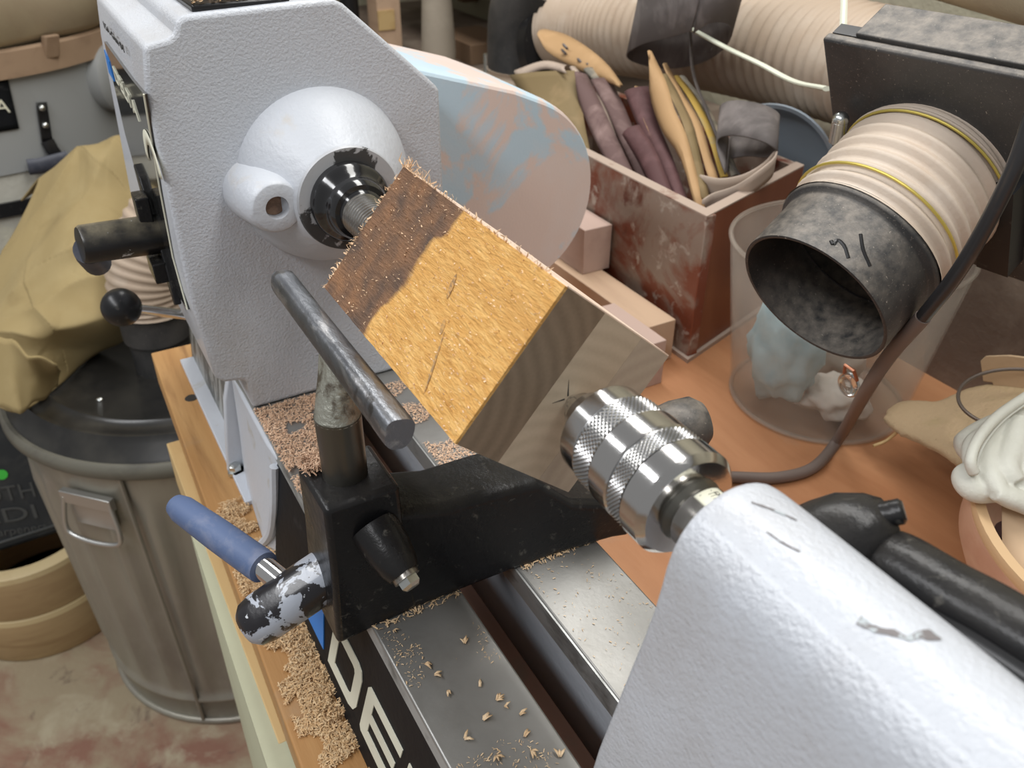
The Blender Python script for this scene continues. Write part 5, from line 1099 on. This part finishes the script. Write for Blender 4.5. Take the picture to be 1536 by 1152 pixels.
part('band_lever', B().tube([dsurf(42, 251, 0.014), dsurf(60, 249, 0.018), dsurf(102, 238, 0.018)], 0.0135, 12, flat=0.5, up=(1, 0, 0)), M['grip_dark'], dc)
rings = []
for z, r in ((zb_ + 0.006, dcr - 0.004), (zb_ - 0.03, dcr + 0.001), (zb_ - 0.062, dcr + 0.002), (zb_ - 0.10, dcr + 0.004), (zb_ - 0.25, dcr + 0.01), (zb_ - 0.50, dcr), (FLOOR + 0.05, dcr - 0.03), (FLOOR + 0.002, dcr - 0.08)):
    rings.append([(dcx + (r + 0.006 * mnoise.noise(V((math.cos(t) * 5, math.sin(t) * 5, z * 9)))) * math.cos(t), dcy + (r + 0.006 * mnoise.noise(V((math.cos(t) * 5, math.sin(t) * 5, z * 9)))) * math.sin(t), z) for t in [2 * PI * i / 96 for i in range(96)]])
part('plastic_bag', B().loft(rings), M['clear_bag'], dc, angle=80, label='cloudy plastic collection bag')
part('bag_strap', B().revolve([(zt - 0.002, dcr + 0.002), (zt + 0.0, dcr + 0.011), (zt + 0.040, dcr + 0.012), (zt + 0.044, dcr + 0.004)], (dcx, dcy, 0), (0, 0, 1), 96, caps=False), M['belt'], dc, label='tan bag strap')
part('strap_loop', B().obox(dsurf(76, 70, 0.014), (dsurf(76, 70, 0) - V((dcx, dcy, dsurf(76, 70, 0).z)), (0.3, 0.2, 1), (-0.3, 1, 0)), (0.006, 0.020, 0.012)), M['belt'], dc, bevel=0.003)
rings = []
for z, r in ((zt + 0.036, dcr - 0.01), (zt + 0.050, dcr + 0.004), (zt + 0.058, dcr + 0.014), (zt + 0.12, dcr + 0.030), (zt + 0.3, dcr + 0.035), (zt + 0.6, dcr), (zt + 0.75, 0.12)):
    rings.append([(dcx + (r + 0.010 * math.sin(t * 9) * min(1, (z - zt) * 8)) * math.cos(t), dcy + (r + 0.010 * math.sin(t * 9) * min(1, (z - zt) * 8)) * math.sin(t), z) for t in [2 * PI * i / 96 for i in range(96)]])
part('filter_bag', B().loft(rings), M['bag'], dc, angle=80, label='beige cloth filter bag')
i0 = dsurf(150, 125, 0.0)
ii = V((i0.x - dcx, i0.y - dcy, 0)).normalized()
part('inlet_cover', B().revolve([(-0.06, 0.060), (0.012, 0.058), (0.018, 0.050), (0.019, 0.001)], i0 + V((-0.02, 0.02, 0.005)), ii + V((0.1, 0.3, 0)), 40), M['machine'], dc)

# turned wooden rings and the black case behind the can
rc_ = V((-1.440, -0.353, FLOOR))
for k, (z0, z1, r, lb) in enumerate(((0.0, 0.100, 0.150, 'lower pale turned wooden ring standing on the concrete floor'), (0.1002, 0.196, 0.149, 'upper pale turned wooden ring stacked on another ring'))):
    rg = thing('wooden_ring', lb, 'wooden ring', rc_ + V((0, 0, z0)), 'stacked turned rings')
    part('ring_wall', B().revolve([(z0, 0.120), (z0, r - 0.003), (z0 + 0.004, r), (z1 - 0.012, r), (z1 - 0.012, 0.120)], rc_, (0, 0, 1), 80, caps=False), M['ringwood'], rg, angle=40)
    part('ring_rim', B().revolve([(z1 - 0.012, r), (z1 - 0.002, r - 0.001), (z1, r - 0.004), (z1, 0.124), (z1 - 0.012, 0.120)], rc_, (0, 0, 1), 80, caps=False), M['ringrim'], rg, angle=40)
cz0 = FLOOR + 0.198
cs0 = at(-60, 868, 'x', -1.50); 
cb0 = at(0, 832, 'x', -1.366); cb1 = at(92, 812, 'x', -1.366)
cu = V((-0.30, 0, 1)).normalized(); crr = (cb1 - cb0).normalized(); crr = (crr - cu * crr.dot(cu)).normalized(); cn = crr.cross(cu)
if cn.x < 0: cn = -cn
mid = cb0 + crr * 0.0
mid = V((mid.x, mid.y, cz0 + 0.002))
case = thing('tool_case', 'black moulded plastic tool case leaning on the stacked wooden rings', 'tool case', mid)
part('case_body', B().obox(mid + cu * 0.118 - cn * 0.03 - crr * 0.02, (crr, cu, cn), (0.150, 0.117, 0.028)), M['case'], case, bevel=0.008)
part('case_ridge', B().obox(mid + cu * 0.018 - crr * 0.02 + cn * 0.000, (crr, cu, cn), (0.140, 0.0022, 0.002)), M['case_letter'], case, bevel=0.001)
def case_pt(px_, py_, lift=0.0005):
    d = (RIGHT * (px_ - 768) + DOWN * (py_ - 576) + FWD * FPX); q0 = mid - cn * 0.002 + cn * lift
    return CAM + d * ((q0 - CAM).dot(cn) / d.dot(cn))
for txt, lo_, hi_, up_, wd_ in (('DTH', (54, 744), (-20, 756), (47, 722), 1), ('EDI', (57, 776), (-22, 788), (50, 755), 1), ('sharpeners', (72, 794), (-22, 807), (70, 782), 1)):
    q0, q1, q2 = case_pt(*lo_), case_pt(*hi_), case_pt(*up_)
    text_part('case_lettering', txt, (q2 - q0).length / 0.72, q0, q0 - q1, q2 - q0, M['case_letter'], case, depth=0.0008, align='RIGHT', fit=(q0 - q1).length)
part('sticker', B().revolve([(-0.002, 0.0085), (0.0012, 0.0085), (0.0013, 0.001)], case_pt(3, 712), cn, 28), M['green'], case, label='round green sticker')
